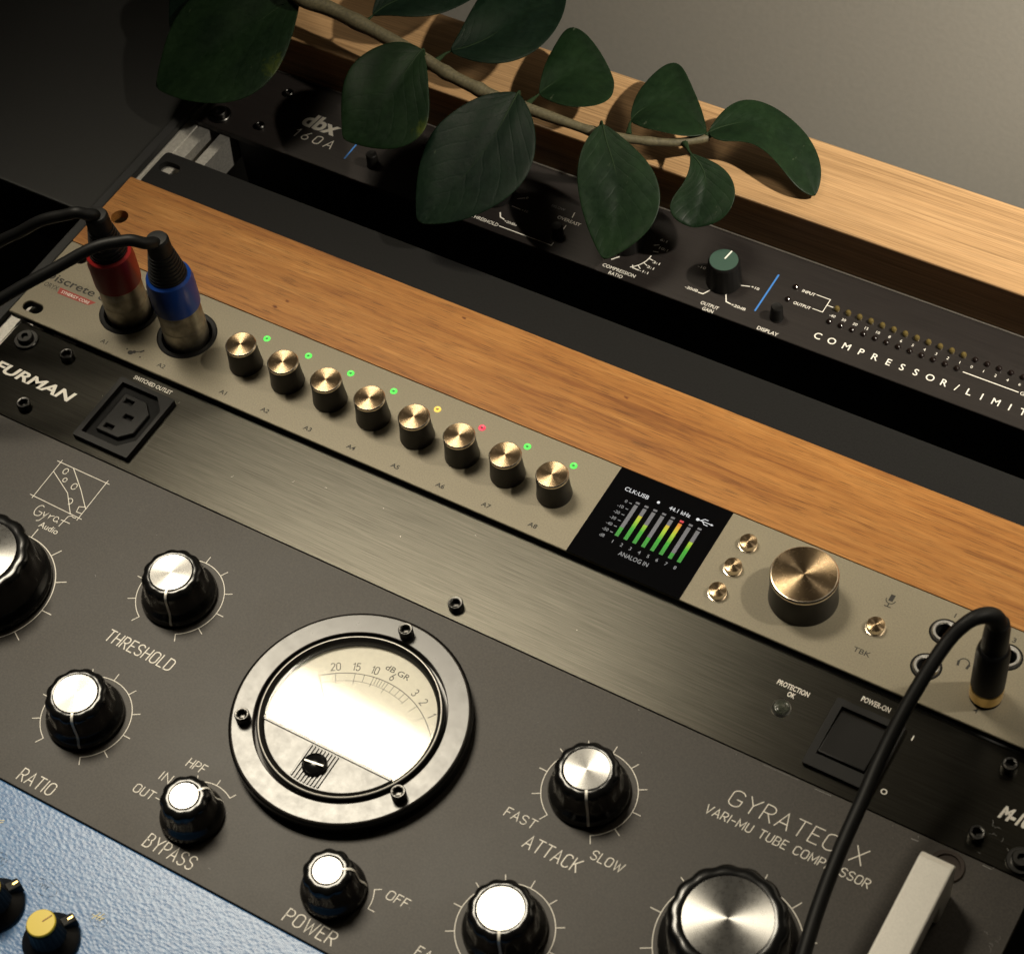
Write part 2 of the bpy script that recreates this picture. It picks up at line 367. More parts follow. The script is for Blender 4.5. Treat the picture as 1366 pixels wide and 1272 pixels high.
def tube(pts, r, seg=16, bm=None, rf=None):
    bm = bm or bmesh.new(); rings = []; up = Vector((0.13, .3, .95)); n = len(pts)
    for i, p in enumerate(pts):
        t = (pts[min(i+1, n-1)]-pts[max(i-1, 0)]).normalized()
        x = t.cross(up).normalized(); y = t.cross(x); up = -y if y.dot(up) < 0 else y
        q = rf(i/(n-1)) if rf else r
        rings.append([bm.verts.new(p+x*math.cos(2*PI*j/seg)*q+y*math.sin(2*PI*j/seg)*q) for j in range(seg)])
    for A, B in zip(rings, rings[1:]):
        for j in range(seg): bm.faces.new((A[j], A[(j+1) % seg], B[(j+1) % seg], B[j]))
    bm.faces.new(rings[0][::-1]); bm.faces.new(rings[-1]); return bm
# ---- flat ink: mitred ribbons, single-stroke engraving letters, filled type
INKZ = [0.0]
def ribbon(bm, pts, w, z, closed=False):
    INKZ[0] = (INKZ[0]+.0023) % .03; z += INKZ[0]
    P = [Vector((p[0], p[1])) for p in pts]; n = len(P); L = []; R = []
    for i in range(n):
        if closed: a, b = P[i]-P[i-1], P[(i+1) % n]-P[i]
        else: a = P[i]-P[i-1] if i else P[1]-P[0]; b = P[i+1]-P[i] if i < n-1 else P[-1]-P[-2]
        a.normalize(); b.normalize(); na = Vector((-a.y, a.x)); nb = Vector((-b.y, b.x)); m = (na+nb)
        if m.length < 1e-4: m = na.copy()
        m.normalize(); k = 1/max(.45, m.dot(na)); off = m*(w/2*k)
        e = Vector((0, 0))
        if not closed and i == 0: e = -a*(w*.3)
        if not closed and i == n-1: e = b*(w*.3)
        L.append(bm.verts.new((P[i].x+off.x+e.x, P[i].y+off.y+e.y, z))); R.append(bm.verts.new((P[i].x-off.x+e.x, P[i].y-off.y+e.y, z)))
    for i in range(n if closed else n-1):
        j = (i+1) % n; bm.faces.new((R[i], R[j], L[j], L[i]))
def arc(cx, cy, r, a0, a1, n=None, ry=None):
    n = n or max(6, int(abs(a1-a0)/5)); return [(cx+r*math.cos(rad(a0+(a1-a0)*i/n)), cy+(ry or r)*math.sin(rad(a0+(a1-a0)*i/n))) for i in range(n+1)]
def _o(w=.5): return arc(w/2, 1-w/2, w/2, 0, 180, 10)+arc(w/2, w/2, w/2, 180, 360, 10)+[(w, 1-w/2)]
GLY = {
 'A': (.52, [[(0, 0), (.26, 1), (.52, 0)], [(.09, .33), (.43, .33)]]),
 'B': (.46, [[(0, .53), (.28, .53)]+arc(.26, .265, .2, 90, -90, 8, .265)+[(0, 0), (0, 1), (.26, 1)]+arc(.25, .765, .18, 90, -90, 8, .235)]),
 'C': (.48, [arc(.24, .76, .24, 20, 180, 9)+arc(.24, .24, .24, 180, 340, 9)]),
 'D': (.48, [[(0, 0), (0, 1), (.22, 1)]+arc(.24, .76, .24, 90, 0, 6)+arc(.24, .24, .24, 0, -90, 6)+[(0, 0)]]),
 'E': (.40, [[(.4, 1), (0, 1), (0, 0), (.4, 0)], [(0, .52), (.32, .52)]]),
 'F': (.40, [[(.4, 1), (0, 1), (0, 0)], [(0, .52), (.32, .52)]]),
 'G': (.50, [arc(.25, .75, .25, 20, 180, 9)+arc(.25, .25, .25, 180, 350, 9)+[(.5, .45), (.28, .45)]]),
 'H': (.46, [[(0, 0), (0, 1)], [(.46, 0), (.46, 1)], [(0, .52), (.46, .52)]]),
 'I': (.02, [[(.01, 0), (.01, 1)]]), 'J': (.36, [[(.36, 1), (.36, .18)]+arc(.18, .18, .18, 0, -180, 8)]),
 'K': (.46, [[(0, 0), (0, 1)], [(.46, 1), (0, .42)], [(.13, .58), (.46, 0)]]),
 'L': (.38, [[(0, 1), (0, 0), (.38, 0)]]), 'M': (.60, [[(0, 0), (0, 1), (.3, .25), (.6, 1), (.6, 0)]]),
 'N': (.46, [[(0, 0), (0, 1), (.46, 0), (.46, 1)]]), 'O': (.50, [_o()]),
 'P': (.44, [[(0, 0), (0, 1), (.22, 1)]+arc(.2, .74, .24, 90, -90, 9, .26)+[(0, .48)]]),
 'Q': (.50, [_o(), [(.3, .25), (.5, 0)]]),
 'R': (.46, [[(0, 0), (0, 1), (.22, 1)]+arc(.22, .74, .22, 90, -90, 9, .26)+[(0, .48)], [(.2, .48), (.46, 0)]]),
 'S': (.46, [arc(.23, .76, .23, 25, 180, 8, .24)+arc(.23, .76, .23, 180, 250, 4, .24)+arc(.23, .24, .23, 70, -10, 5, .26)+arc(.23, .24, .23, -10, -155, 8, .24)]),
 'T': (.50, [[(0, 1), (.5, 1)], [(.25, 1), (.25, 0)]]), 'U': (.46, [[(0, 1), (0, .23)]+arc(.23, .23, .23, 180, 360, 9)+[(.46, 1)]]),
 'V': (.52, [[(0, 1), (.26, 0), (.52, 1)]]), 'W': (.72, [[(0, 1), (.18, 0), (.36, .8), (.54, 0), (.72, 1)]]),
 'X': (.52, [[(0, 0), (.52, 1)], [(0, 1), (.52, 0)]]), 'Y': (.52, [[(0, 1), (.26, .5), (.52, 1)], [(.26, .5), (.26, 0)]]),
 '-': (.34, [[(0, .48), (.34, .48)]]), '+': (.34, [[(0, .5), (.34, .5)], [(.17, .33), (.17, .67)]]), '/': (.36, [[(0, -.05), (.36, 1.05)]]),
 ':': (.06, [[(.03, .2), (.03, .28)], [(.03, .66), (.03, .74)]]), '.': (.06, [[(.03, 0), (.03, .06)]]), ' ': (.30, []),
 '0': (.46, [_o(.46)]), '1': (.2, [[(0, .78), (.18, 1), (.18, 0)]]),
 '2': (.46, [arc(.23, .76, .23, 160, -20, 8, .24)+[(0, 0), (.46, 0)]]),
 '3': (.46, [arc(.23, .75, .21, 150, -90, 10, .25)+arc(.23, .25, .23, 90, -150, 10, .25)]),
 '4': (.46, [[(.36, 0), (.36, 1), (0, .3), (.46, .3)]]), '5': (.46, [[(.42, 1), (.06, 1), (.03, .55)]+arc(.22, .32, .24, 120, -150, 10, .32)]),
 '6': (.46, [[(.38, 1), (.06, .45)]+arc(.23, .27, .21, 150, -210, 16, .27)]), '8': (.46, [arc(.23, .27, .23, 90, 450, 14, .27), arc(.23, .77, .19, -90, 270, 14, .23)]),
}
def stroke_text(bm, body, u, v, w, h, width=None, sw=.35, align='L', rot=0, gap=.2, shear=0):
    adv = []; x = 0
    for ch in body:
        g = GLY[ch]; adv.append(x); x += g[0]+gap
    tot = x-gap; sx = (width/tot) if width else h
    x0 = {'L': 0, 'C': -tot*sx/2, 'R': -tot*sx}[align]; cr, sr = math.cos(rad(rot)), math.sin(rad(rot))
    for ch, a in zip(body, adv):
        for st in GLY[ch][1]:
            q = []
            for px, py in st:
                X = x0+(a+px)*sx+shear*py*h; Y = py*h; q.append((u+X*cr-Y*sr, v+X*sr+Y*cr))
            q = [q[0]]+[b for a_, b in zip(q, q[1:]) if abs(b[0]-a_[0])+abs(b[1]-a_[1]) > 1e-4]
            ribbon(bm, q, sw, w)
    return bm
_cap = {}
def type_text(bm, body, u, v, w, h, width=None, bold=0.0, shear=0, align='L', rot=0, xs=1.0):
    """filled sans type, cap height h, optional exact width"""
    def mk(t):
        cu = bpy.data.curves.new('type', 'FONT'); cu.body = t; cu.offset = bold; cu.fill_mode = 'BOTH'; cu.dimensions = '2D'; cu.resolution_u = 3
        o = bpy.data.objects.new('type', cu); me = bpy.data.meshes.new_from_object(o)
        bpy.data.objects.remove(o); bpy.data.curves.remove(cu); return me
    if bold not in _cap:
        me = mk('H'); _cap[bold] = max(p.co.y for p in me.vertices)-min(p.co.y for p in me.vertices); bpy.data.meshes.remove(me)
    me = mk(body); xsn = [p.co.x for p in me.vertices]; mn, mxx = min(xsn), max(xsn)
    sy = h/_cap[bold]; sx = width/(mxx-mn) if width else sy*xs
    tw = (mxx-mn)*sx; x0 = {'L': 0, 'C': -tw/2, 'R': -tw}[align]; cr, sr = math.cos(rad(rot)), math.sin(rad(rot)); vs = []
    for p in me.vertices:
        Y = p.co.y*sy; X = x0+(p.co.x-mn)*sx+shear*Y; vs.append(bm.verts.new((u+X*cr-Y*sr, v+X*sr+Y*cr, w)))
    for f in me.polygons:
        try: bm.faces.new([vs[i] for i in f.vertices])
        except ValueError: pass
    bpy.data.meshes.remove(me); return bm
def letter(parent, body, u, v, w, h, mat, kind='type', name='lettering', **kw):
    bm = bmesh.new(); o = Vector((u, v, w))
    (type_text if kind == 'type' else stroke_text)(bm, body, 0, 0, 0, h, **kw)
    return obj(name, bm, mat, parent, o, smooth=0)
def ink(parent, name, fn, mat, w=0):
    bm = bmesh.new(); fn(bm, w); return obj(name, bm, mat, parent, (0, 0, 0), smooth=0)
def hexrad(a):
    a = (a+PI/6) % (PI/3)-PI/6; return math.cos(PI/6)/math.cos(a)
_sm = {}
def socket_screw(parent, u, v, w, r=2.9, h=3.2, name='socket_screw'):
    if (r, h) not in _sm:
        hx = r*.60
        bm = lathe([(r, 0), (r, h-.4), (r-.35, h), (hx*1.12, h), (hx, h-.25), (hx, h-r*.8), (0, h-r*.8)], 36, lambda a, i: hexrad(a) if i in (4, 5) else 1)
        _sm[(r, h)] = mesh_from(bm, 'blued_steel', 35, 'socket_screw')
    return obj(name, _sm[(r, h)], None, parent, (u, v, w))

# ================================================================== SETTING
def struct(name, bm, mat):
    o = obj(name, bm, mat, None, (0, 0, 0), smooth=0); o['kind'] = 'structure'; return o
struct('wall', box(-1400, 340, -300, 1500, 360, 1500), 'wall_plaster')
struct('floor', box(-1400, -900, -290, 1500, 339.9, -268.2), 'dark_floor')

# rack case: two cheeks and a dark back board
rc = thing('rack_case', 'black wooden rack case whose thin side edge runs beside the aluminium rail', 'rack case', (-6, 0, -268))
obj('side_panel', box(-9.2, -330, -268, -4.2, 222, -5, .6), 'cabinet_black', rc, (0, 0, 0))
obj('side_panel', box(489, -330, -268, 494, 222, -5, .6), 'cabinet_black', rc, (0, 0, 0))
obj('back_board', box(-4.1, -330, -160, 488.9, 177.5, -155), 'matte_black', rc, (0, 0, 0))

sb = obj('side_board', box(-420, 66, -40, -9.6, 339, -8, 1), 'board_grey', None, (0, 0, 0)); tag(sb, 'dark grey board beside the rack under the leaf shadows', 'board')

# rack rails: grooved aluminium strip under the panel ears
def rail_mesh(flip):
    prof = [(-4, -24), (-4, -8.1), (1.6, -8.1), (1.9, -8.6), (2.6, -8.6), (2.9, -8.1), (8.6, -8.1), (8.6, -16), (14.6, -16), (14.6, -8.1), (19.8, -8.1), (19.8, -24)]
    bm = bmesh.new(); A = [bm.verts.new(((x if not flip else 485-x), -330, z)) for x, z in prof]; B = [bm.verts.new(((x if not flip else 485-x), 177.6, z)) for x, z in prof]
    n = len(prof)
    for i in range(n): j = (i+1) % n; bm.faces.new((A[i], A[j], B[j], B[i]))
    bm.faces.new(A[::-1]); bm.faces.new(B); return bm
r = obj('rack_rail', rail_mesh(False), 'rail_aluminium', None, (0, 0, 0), smooth=0); tag(r, 'silver aluminium rack rail showing between the black blanking panel and the top compressor', 'rack rail')

# wooden beam behind the rack
tag(obj('wooden_beam', box(-4, 177.9, -60, 640, 221.5, 18, .8), 'pale_oak', None, (0, 0, 0)), 'thick pale oak beam along the back of the rack under the plant', 'beam')

# ================================================================== OAK BLANK PANEL
wp = obj('wooden_blank_panel', plate(rrect(0, 44.75, 482.6, 87.5, .5), [circle(10.3, 81-15.6, 3.9, 28)], -4.6, 0, .35), 'oak_veneer', None, (0, 0, 0))
tag(wp, 'long honey coloured oak veneer blanking panel above the champagne audio interface', 'blank panel')
cp = obj('steel_blank_panel', plate(rrect(1.2, 88.0, 481.4, 111.4, 2.2), [capsule(8.6, 103.2, 4.0, 3.1)], -8, -5, .3), 'charcoal_steel', None, (0, 0, 0))
tag(cp, 'matte charcoal steel blanking panel between the oak panel and the top compressor', 'blank panel')

# ================================================================== AUDIO INTERFACE
ai = thing('audio_interface', 'champagne coloured audio interface with eight bronze knobs and a small level screen', 'audio interface', (241, 22, 0))
XL = [(47.4, 22.8), (77.5, 23.1)]; JK = [(411.4, 31.6), (411.4, 15.2), (435.0, 32.0), (434.6, 13.6)]
holes = [capsule(8.3, 6.3, 4.2, 2.7), capsule(8.3, 37.9, 4.2, 2.7)]
obj('front_panel', plate(rect(0, .25, 482.6, 44.45), holes+[circle(x, y, 11.6) for x, y in XL]+[circle(x, y, 4.3, 30) for x, y in JK], -1.0, 0, .25), 'champagne_paint', ai, (0, 0, 0))
obj('chassis', plate(rect(.3, .55, 482.3, 44.2), holes+[circle(x, y, 11.0) for x, y in XL]+[circle(x, y, 4.2, 30) for x, y in JK], -3.9, -1.02), 'satin_black_plastic', ai, (0, 0, 0), smooth=0)
xs = mesh_from(lathe([(10.4, -12), (10.4, -.6), (10.8, .35), (12.2, .55), (12.75, .3), (12.75, .02)], 56, cap_top=False), 'satin_black_plastic')
xi = mesh_from(lathe([(10.6, -12), (0, -12)], 32, cap_top=False), 'hole_black')
for x, y in XL:
    s = obj('socket', xs, None, ai, (x, y, 0)); obj('contact_plate', xi, None, s, (x, y, 0))
jr = mesh_from(lathe([(3.25, -9), (3.25, .55), (3.5, .95), (4.4, 1.0), (4.8, .5), (4.95, .02)], 48, cap_top=False), 'chrome')
jo = mesh_from(lathe([(4.9, .03), (5.35, .30), (5.7, .03)], 48, cap_top=False), 'satin_black_plastic')
ji = mesh_from(lathe([(3.24, .2), (3.2, -8.9), (0, -8.9)], 24, cap_top=False), 'hole_black')
for x, y in JK:
    s = obj('jack_socket', jr, None, ai, (x, y, 0)); obj('rim', jo, None, s, (x, y, 0)); obj('socket_hole', ji, None, s, (x, y, 0))
# knobs
kb = mesh_from(lathe([(6.6, .05), (7.05, .3), (7.05, .9), (6.75, 3.2), (6.42, 7.5), (6.32, 11.9), (6.2, 12.0)], 56), 'dark_bronze')
kr = mesh_from(lathe([(6.33, 11.6), (6.38, 12.3), (6.05, 12.75), (5.9, 12.8)], 56, cap_top=False), 'bronze_edge')
kc = mesh_from(lathe([(5.92, 12.7), (5.90, 12.8), (3, 12.8), (1.2, 12.8), (0, 12.79)], 56, cap_top=False), 'turned_bronze')
lr = mesh_from(lathe([(1.55, 0.02), (1.45, .35), (1.1, .45), (.75, .35)], 24, cap_top=False), 'led_green')
led = {}
for c in ('green', 'yellow', 'red'):
    led[c] = (mesh_from(lathe([(1.5, .02), (1.4, .35), (1.05, .45), (.6, .34)], 24, cap_top=False), 'led_'+c),
              mesh_from(lathe([(.62, .33), (.3, .26), (0, .25)], 20, cap_top=False), 'led_%s_core' % c))
cols = ['green']*4+['yellow', 'red', 'green', 'green']
for i in range(8):
    x = 109.0+20.82*i
    k = obj('gain_knob', kb, None, ai, (x, 21.3, 0)); k.rotation_euler.z = .4*i
    obj('top_rim', kr, None, k, (x, 21.3, 0)); obj('knob_cap', kc, None, k, (x, 21.3, 0))
    l = obj('indicator_light', led[cols[i]][0], None, ai, (x, 36.4, 0), label='%s lit indicator light' % cols[i]); obj('light_core', led[cols[i]][1], None, l, (x, 36.4, 0))
    letter(ai, 'A%d' % (i+1), x, 3.7, .06, 2.0, 'black_ink', align='C', bold=.018, xs=1.15)
letter(ai, 'A1', 48.0, 3.5, .06, 2.0, 'black_ink', align='C', xs=1.15, bold=.01); letter(ai, 'A2', 77.6, 3.7, .06, 2.0, 'black_ink', align='C', xs=1.15, bold=.01)
def guitar(bm, w):
    bm2 = bmesh.new(); bm2.free()
    for r, x, y in ((1.25, 61.6, 4.6), (.85, 62.9, 5.6)):
        f = [bm.verts.new((x+r*math.cos(2*PI*i/16), y+r*math.sin(2*PI*i/16)*.85, w+(.01 if r < 1 else 0))) for i in range(16)]; bm.faces.new(f)
    ribbon(bm, [(63.2, 5.7), (65.6, 7.2)], .45, w); ribbon(bm, [(65.3, 6.8), (66.2, 7.9)], .8, w)
    for x, y in ((59.2, 5.6), (66.8, 4.4)):
        bm.faces.new([bm.verts.new((x+.4*math.cos(2*PI*i/10), y+.4*math.sin(2*PI*i/10), w)) for i in range(10)])
ink(ai, 'guitar_icon', guitar, 'black_ink', .06)
letter(ai, 'Discrete 8', 1.6, 22.3, .06, 4.0, 'black_ink', width=32.6, bold=.012)
letter(ai, 'ORYX', 4.6, 18.2, .06, 2.3, 'black_ink', width=7.2)
ink(ai, 'red_tag', lambda bm, w: bm.faces.new([bm.verts.new((x, y, w)) for x, y in ((13.0, 17.2), (29.4, 18.6-.9), (31.6, 20.4), (12.2, 20.4))]), 'red_ink', .05)
letter(ai, 'SYNERGY CORE', 14.2, 18.1, .09, 1.5, 'white_ink', width=14.8, bold=.012)
# screen
sc = obj('level_screen', plate(rect(271.8, .3, 320, 44.3), [], .02, .22, .06), 'screen_glass', ai, (0, 0, 0))
Z = .26
lv = [19.1, 26.9, 24.1, 19.6, 27.8, 30.6, 17.4, 24.9]
for i in range(8):
    x = 285.55+3.785*i
    obj('level_bar', plate(rect(-.78, 0, .78, lv[i]-14.7), [], 0, .02), 'level_glow', sc, (x, 14.7, Z), smooth=0)
    if lv[i] < 30.5: obj('unlit_bar', plate(rect(-.78, lv[i]-14.65, .78, 15.9), [], 0, .02), 'screen_grey', sc, (x, 14.7, Z), smooth=0)
    obj('peak_mark', plate(rect(-.8, 16.6, .8, 17.5), [], 0, .02), 'screen_red' if i == 5 else 'screen_grey', sc, (x, 14.7, Z), smooth=0)
    letter(sc, str(i+1), x, 11.2, Z+.03, 1.5, 'screen_dim', align='C')
for j, t in enumerate(('0', '-10', '-20', '-30', '-40', '-50', 'dB')):
    letter(sc, t, 281.6, 29.9-2.98*j, Z+.03, 1.35, 'screen_dim', align='R')
ink(sc, 'scale_ticks', lambda bm, w: [ribbon(bm, [(282.6, 30.5-3.0*j), (283.6, 30.5-3.0*j)], .28, w) for j in range(6)], 'screen_dim', Z+.02)
letter(sc, 'CLK:USB', 277.9, 35.0, Z+.03, 1.75, 'screen_white', width=10.2)
letter(sc, '44.1 kHz', 297.3, 34.6, Z+.03, 1.75, 'screen_white', width=8.9)
letter(sc, 'ANALOG IN', 290.2, 7.4, Z+.03, 1.9, 'screen_dim', width=12.4)
ink(sc, 'status_dot', lambda bm, w: bm.faces.new([bm.verts.new((292.4+.6*math.cos(2*PI*i/16), 35.7+.6*math.sin(2*PI*i/16), w)) for i in range(16)]), 'screen_white', Z+.02)
def usb(bm, w):
    bm.faces.new([bm.verts.new((309.4+.65*math.cos(2*PI*i/16), 35.4+.65*math.sin(2*PI*i/16), w)) for i in range(16)])
    ribbon(bm, [(309.4, 35.4), (315.0, 35.4)], .3, w); ribbon(bm, [(310.6, 35.4), (311.8, 36.6), (313.2, 36.6)], .28, w); ribbon(bm, [(311.4, 35.4), (312.6, 34.3), (314.0, 34.3)], .28, w)
    bm.faces.new([bm.verts.new(p+(w,)) for p in ((315.0, 34.9), (316.0, 35.4), (315.0, 35.9))])
ink(sc, 'usb_symbol', usb, 'screen_white', Z+.03)
# push buttons and the big encoder
bb = mesh_from(lathe([(3.75, .02), (3.75, .3), (3.4, .35), (3.35, 2.2), (3.25, 2.75)], 40, cap_top=False), 'bronze_edge')
bcup = mesh_from(lathe([(3.27, 2.72), (3.1, 2.76), (1, 2.72), (0, 2.71)], 40, cap_top=False), 'turned_bronze')
for x, y in ((331.6, 33.7), (331.4, 21.5), (331.3, 9.2), (388.8, 21.8)):
    b = obj('push_button', bb, None, ai, (x, y, 0)); obj('button_top', bcup, None, b, (x, y, 0))
e = obj('encoder_knob', lathe([(12.6, .05), (12.95, .3), (12.95, 1.0), (12.6, 5), (12.5, 13.9), (12.3, 14)], 90), 'dark_bronze', ai, (359.9, 22.0, 0))
obj('top_rim', lathe([(12.52, 13.6), (12.58, 14.5), (12.1, 15.1), (11.9, 15.15)], 90, cap_top=False), 'bronze_edge', e, (359.9, 22.0, 0))
obj('knob_cap', lathe([(11.92, 15.0), (11.9, 15.15), (6, 15.15), (2, 15.15), (0, 15.14)], 90, cap_top=False), 'turned_bronze', e, (359.9, 22.0, 0))
def mic(bm, w):
    ribbon(bm, [(388.6, 35.3), (388.6, 37.3)], 1.7, w); ribbon(bm, arc(388.6, 35.4, 1.75, 180, 360), .35, w+.01)
    ribbon(bm, [(388.6, 33.6), (388.6, 32.3)], .4, w); ribbon(bm, [(387.4, 32.2), (389.8, 32.2)], .4, w+.01)
ink(ai, 'microphone_icon', mic, 'black_ink', .06)
def phones(bm, w):
    ribbon(bm, arc(422.6, 22.6, 1.9, 0, 180), .45, w); ribbon(bm, [(420.6, 22.6), (420.9, 21.0)], .9, w); ribbon(bm, [(424.6, 22.6), (424.3, 21.0)], .9, w)
ink(ai, 'headphone_icon', phones, 'black_ink', .06)
letter(ai, 'TBK', 388.7, 9.3, .06, 2.1, 'black_ink', align='C', xs=1.2, bold=.01)
for t, x, y in (('1', 411.9, 38.8), ('2', 411.7, 7.0), ('3', 434.6, 38.7), ('4', 433.9, 5.6)): letter(ai, t, x, y, .06, 2.0, 'black_ink', align='C', xs=1.2, bold=.01)

# ================================================================== POWER CONDITIONER
F = -4.0
pc = thing('power_conditioner', 'brushed black power conditioner with a mains outlet and a square rocker switch', 'power conditioner', (241, -22, F))
obj('front_panel', plate(rrect(5.6, -44.0, 477.2, -.1, .8), [], -7, F, .15), 'brushed_black_aluminium', pc, (0, 0, 0))
io = [(67.2, -37.0), (85.0, -37.0), (90.8, -31.0), (90.8, -14.5), (85.0, -8.8), (67.2, -8.8)]
ic = [(71.6, -33.0), (82.4, -33.0), (87.0, -28.4), (87.0, -17.4), (82.4, -12.8), (71.6, -12.8)]
px = [(75.6, -15.9), (80.2, -22.6), (75.8, -29.8)]
s = obj('mains_outlet', plate(rrect(64.9, -40.0, 92.4, -6.6, .6), [io], F+.02, -1.4, .35), 'satin_black_plastic', pc, (0, 0, 0))
obj('outlet_well', plate([(67, -37.2), (91, -37.2), (91, -8.6), (67, -8.6)], [], F+.03, F+.15), 'hole_black', s, (0, 0, 0), smooth=0)
obj('outlet_core', plate(ic, [rect(x-2.1, y-1.0, x+2.1, y+1.0) for x, y in px], F+.2, -1.9, .3), 'satin_black_plastic', s, (0, 0, 0))
letter(pc, 'SWITCHED OUTLET', 68.2, -3.9, F+.07, 1.9, 'white_ink', width=19.2, bold=.015)
letter(pc, 'FURMAN', 10.6, -26.2, F+.07, 5.2, 'white_ink', width=40.2, bold=.03, shear=.3)
s = obj('rocker_switch', plate(rrect(388.6, -38.9, 415.0, -9.4, .8), [rect(391.6, -33.4, 409.9, -12.2)], F+.02, -2.0, .4), 'satin_black_plastic', pc, (0, 0, 0))
bm = box(-8.9, -10.0, -2.2, 8.9, 9.4, 1.6, .5)
for v in bm.verts:
    if v.co.z > 0: v.co.z += -.8+.10*(-v.co.y)
obj('rocker', bm, 'gloss_black_plastic' if False else 'satin_black_plastic', s, (400.7, -22.8, -3.0))
s = obj('pilot_lamp', lathe([(3.5, 0), (3.5, .5), (3.15, .8)], 40, cap_top=False), 'chrome', pc, (372.6, -21.9, F))
obj('lens', lathe([(3.15, .4), (3.1, 1.0), (2.6, 1.7), (2.3, 1.55), (2.0, 2.0), (1.7, 1.8), (1.3, 2.2), (1.0, 2.0), (.5, 2.3), (0, 2.35)], 40), 'grey_lens', s, (372.6, -21.9, F))
letter(pc, 'PROTECTION', 372.7, -13.4, F+.07, 2.1, 'white_ink', width=12.4, bold=.018, align='C')
letter(pc, 'OK', 373.3, -16.3, F+.07, 2.1, 'white_ink', width=2.9, bold=.018, align='C')
letter(pc, 'POWER-ON', 396.0, -6.0, F+.07, 2.2, 'white_ink', width=10.9, bold=.018)
letter(pc, 'I', 418.2, -12.5, F+.07, 2.2, 'white_ink', bold=.02); letter(pc, 'O', 417.2, -36.4, F+.07, 2.2, 'white_ink', bold=.02)
letter(pc, 'M-10Lx', 456.2, -26.0, F+.07, 5.4, 'white_ink', bold=.05, xs=.72, shear=.2)
for x, y in ((36.6, -7.4), (36.6, -36.4), (452.4, -6.9), (452.9, -36.4), (246.3, -38.6)): socket_screw(pc, x, y, F)
ws = mesh_from(lathe([(5.2, 0), (5.2, .8), (4.9, 1.1), (3.4, 1.1), (3.4, 2.6), (3.0, 3.2), (1.7, 3.2), (1.4, 1.6), (0, 1.6)], 40, lambda a, i: hexrad(a) if i in (6, 7) else 1), 'blued_steel')
for x, y in ((14.6, -7.6), (469.6, -38.2)): obj('rack_screw', ws, None, pc, (x, y, F))
def scr(bm, w, seed, n, x0, y0, x1, y1, L):
    q = random.Random(seed)
    for _ in range(n):
        x, y, a, l = q.uniform(x0, x1), q.uniform(y0, y1), q.uniform(0, PI), q.uniform(.2, 1)*L
        ribbon(bm, [(x, y), (x+l*.5*math.cos(a), y+l*.5*math.sin(a)), (x+l*math.cos(a+.4), y+l*math.sin(a+.4))], q.uniform(.06, .16), w)
ink(pc, 'scratch', lambda bm, w: (scr(bm, w, 3, 16, 455, -42, 480, -28, 2.5), scr(bm, w, 8, 12, 15, -30, 330, -6, 1.2)), 'grey_ink', F+.05)

# ================================================================== TUBE COMPRESSOR
G = -4.0
tc_ = thing('tube_compressor', 'dark grey tube compressor with a round gain meter and fluted black knobs', 'compressor', (241, -111, G))
obj('front_panel', plate(rect(5.6, -177.6, 477.0, -44.35), [circle(239.3, -99.4, 33.2, 64)], -7, G, .2), 'gunmetal_paint', tc_, (0, 0, 0))
def flute(n, d):
    def f(a, i): return 1
    return f
def fluted_knob(r_skirt, r_top, r_cap, h, n, depth, tag_):
    prof = [(r_skirt-.5, .05), (r_skirt, .6), (r_skirt, 2.0), (r_skirt-.35, 3.1), (r_skirt*.72+r_top*.28, 4.0), (r_top+.75, 5.2), (r_top+.2, 7.0), (r_top+.05, h*.64), (r_top-.15, h-2.6), (r_top-.45, h-1.3),
            (r_top-1.2, h-.45), (r_top-2.2, h-.05), (r_cap+.35, h+.12), (r_cap+.12, h)]
    wgt = [0, 0, 0, 0, 0, 0, .12, .5, .9, 1, .85, .3, 0, 0]
    def rf(a, i): return 1-depth*wgt[i]*(.5+.5*math.cos(n*a))**1.4
    return mesh_from(lathe(prof, 160, rf), 'gloss_black_plastic', 50)
def cap_mesh(r, h): return mesh_from(lathe([(r+.1, h-.1), (r, h+.12), (r*.5, h+.12), (r*.12, h+.12), (0, h+.115)], 72, cap_top=False), 'turned_aluminium')
def pointer_mesh(r_cap, r_top, r_skirt, h, wd):
    bm = bmesh.new(); pts = [(r_cap+.25, h+.2), (r_top-2.0, h+.1), (r_top-1.1, h-.3), (r_top-.35, h-1.3), (r_top-.02, h-2.6), (r_top+.2, h*.64), (r_top+.38, 7.0), (r_top+.95, 5.2), (r_skirt*.72+r_top*.28+.2, 4.05), (r_skirt-.2, 3.15), (r_skirt+.12, 2.0)]
    A = [[bm.verts.new((x, s*wd/2, z+.05)) for s in (-1, 1)] for x, z in pts]
    for p, q in zip(A, A[1:]): bm.faces.new((p[0], p[1], q[1], q[0]))
    return mesh_from(bm, 'silver_aluminium', 60, 'pointer')
def ticks(bm, w, cx, cy, r, L, a0=-60, a1=240, step=30, end=True, sw=.30):
    ribbon(bm, arc(cx, cy, r, a0, a1, 60), sw, w)
    a = a0
    while a <= a1+.1:
        c, s_ = math.cos(rad(a)), math.sin(rad(a)); ribbon(bm, [(cx+r*c, cy+r*s_), (cx+(r+L)*c, cy+(r+L)*s_)], sw, w); a += step
KM = {'mid': (fluted_knob(14.6, 11.9, 7.95, 16.2, 12, .048, 'm'), cap_mesh(7.95, 16.2), pointer_mesh(7.95, 11.9, 14.6, 16.2, .9)),
      'small': (fluted_knob(11.6, 9.3, 5.0, 15.2, 10, .06, 's'), cap_mesh(5.0, 15.2), pointer_mesh(5.0, 9.3, 11.6, 15.2, .8)),
      'big': (fluted_knob(23.6, 20.4, 15.0, 21.0, 14, .036, 'b'), cap_mesh(15.0, 21.0), pointer_mesh(15.0, 20.4, 23.6, 21.0, 1.1))}
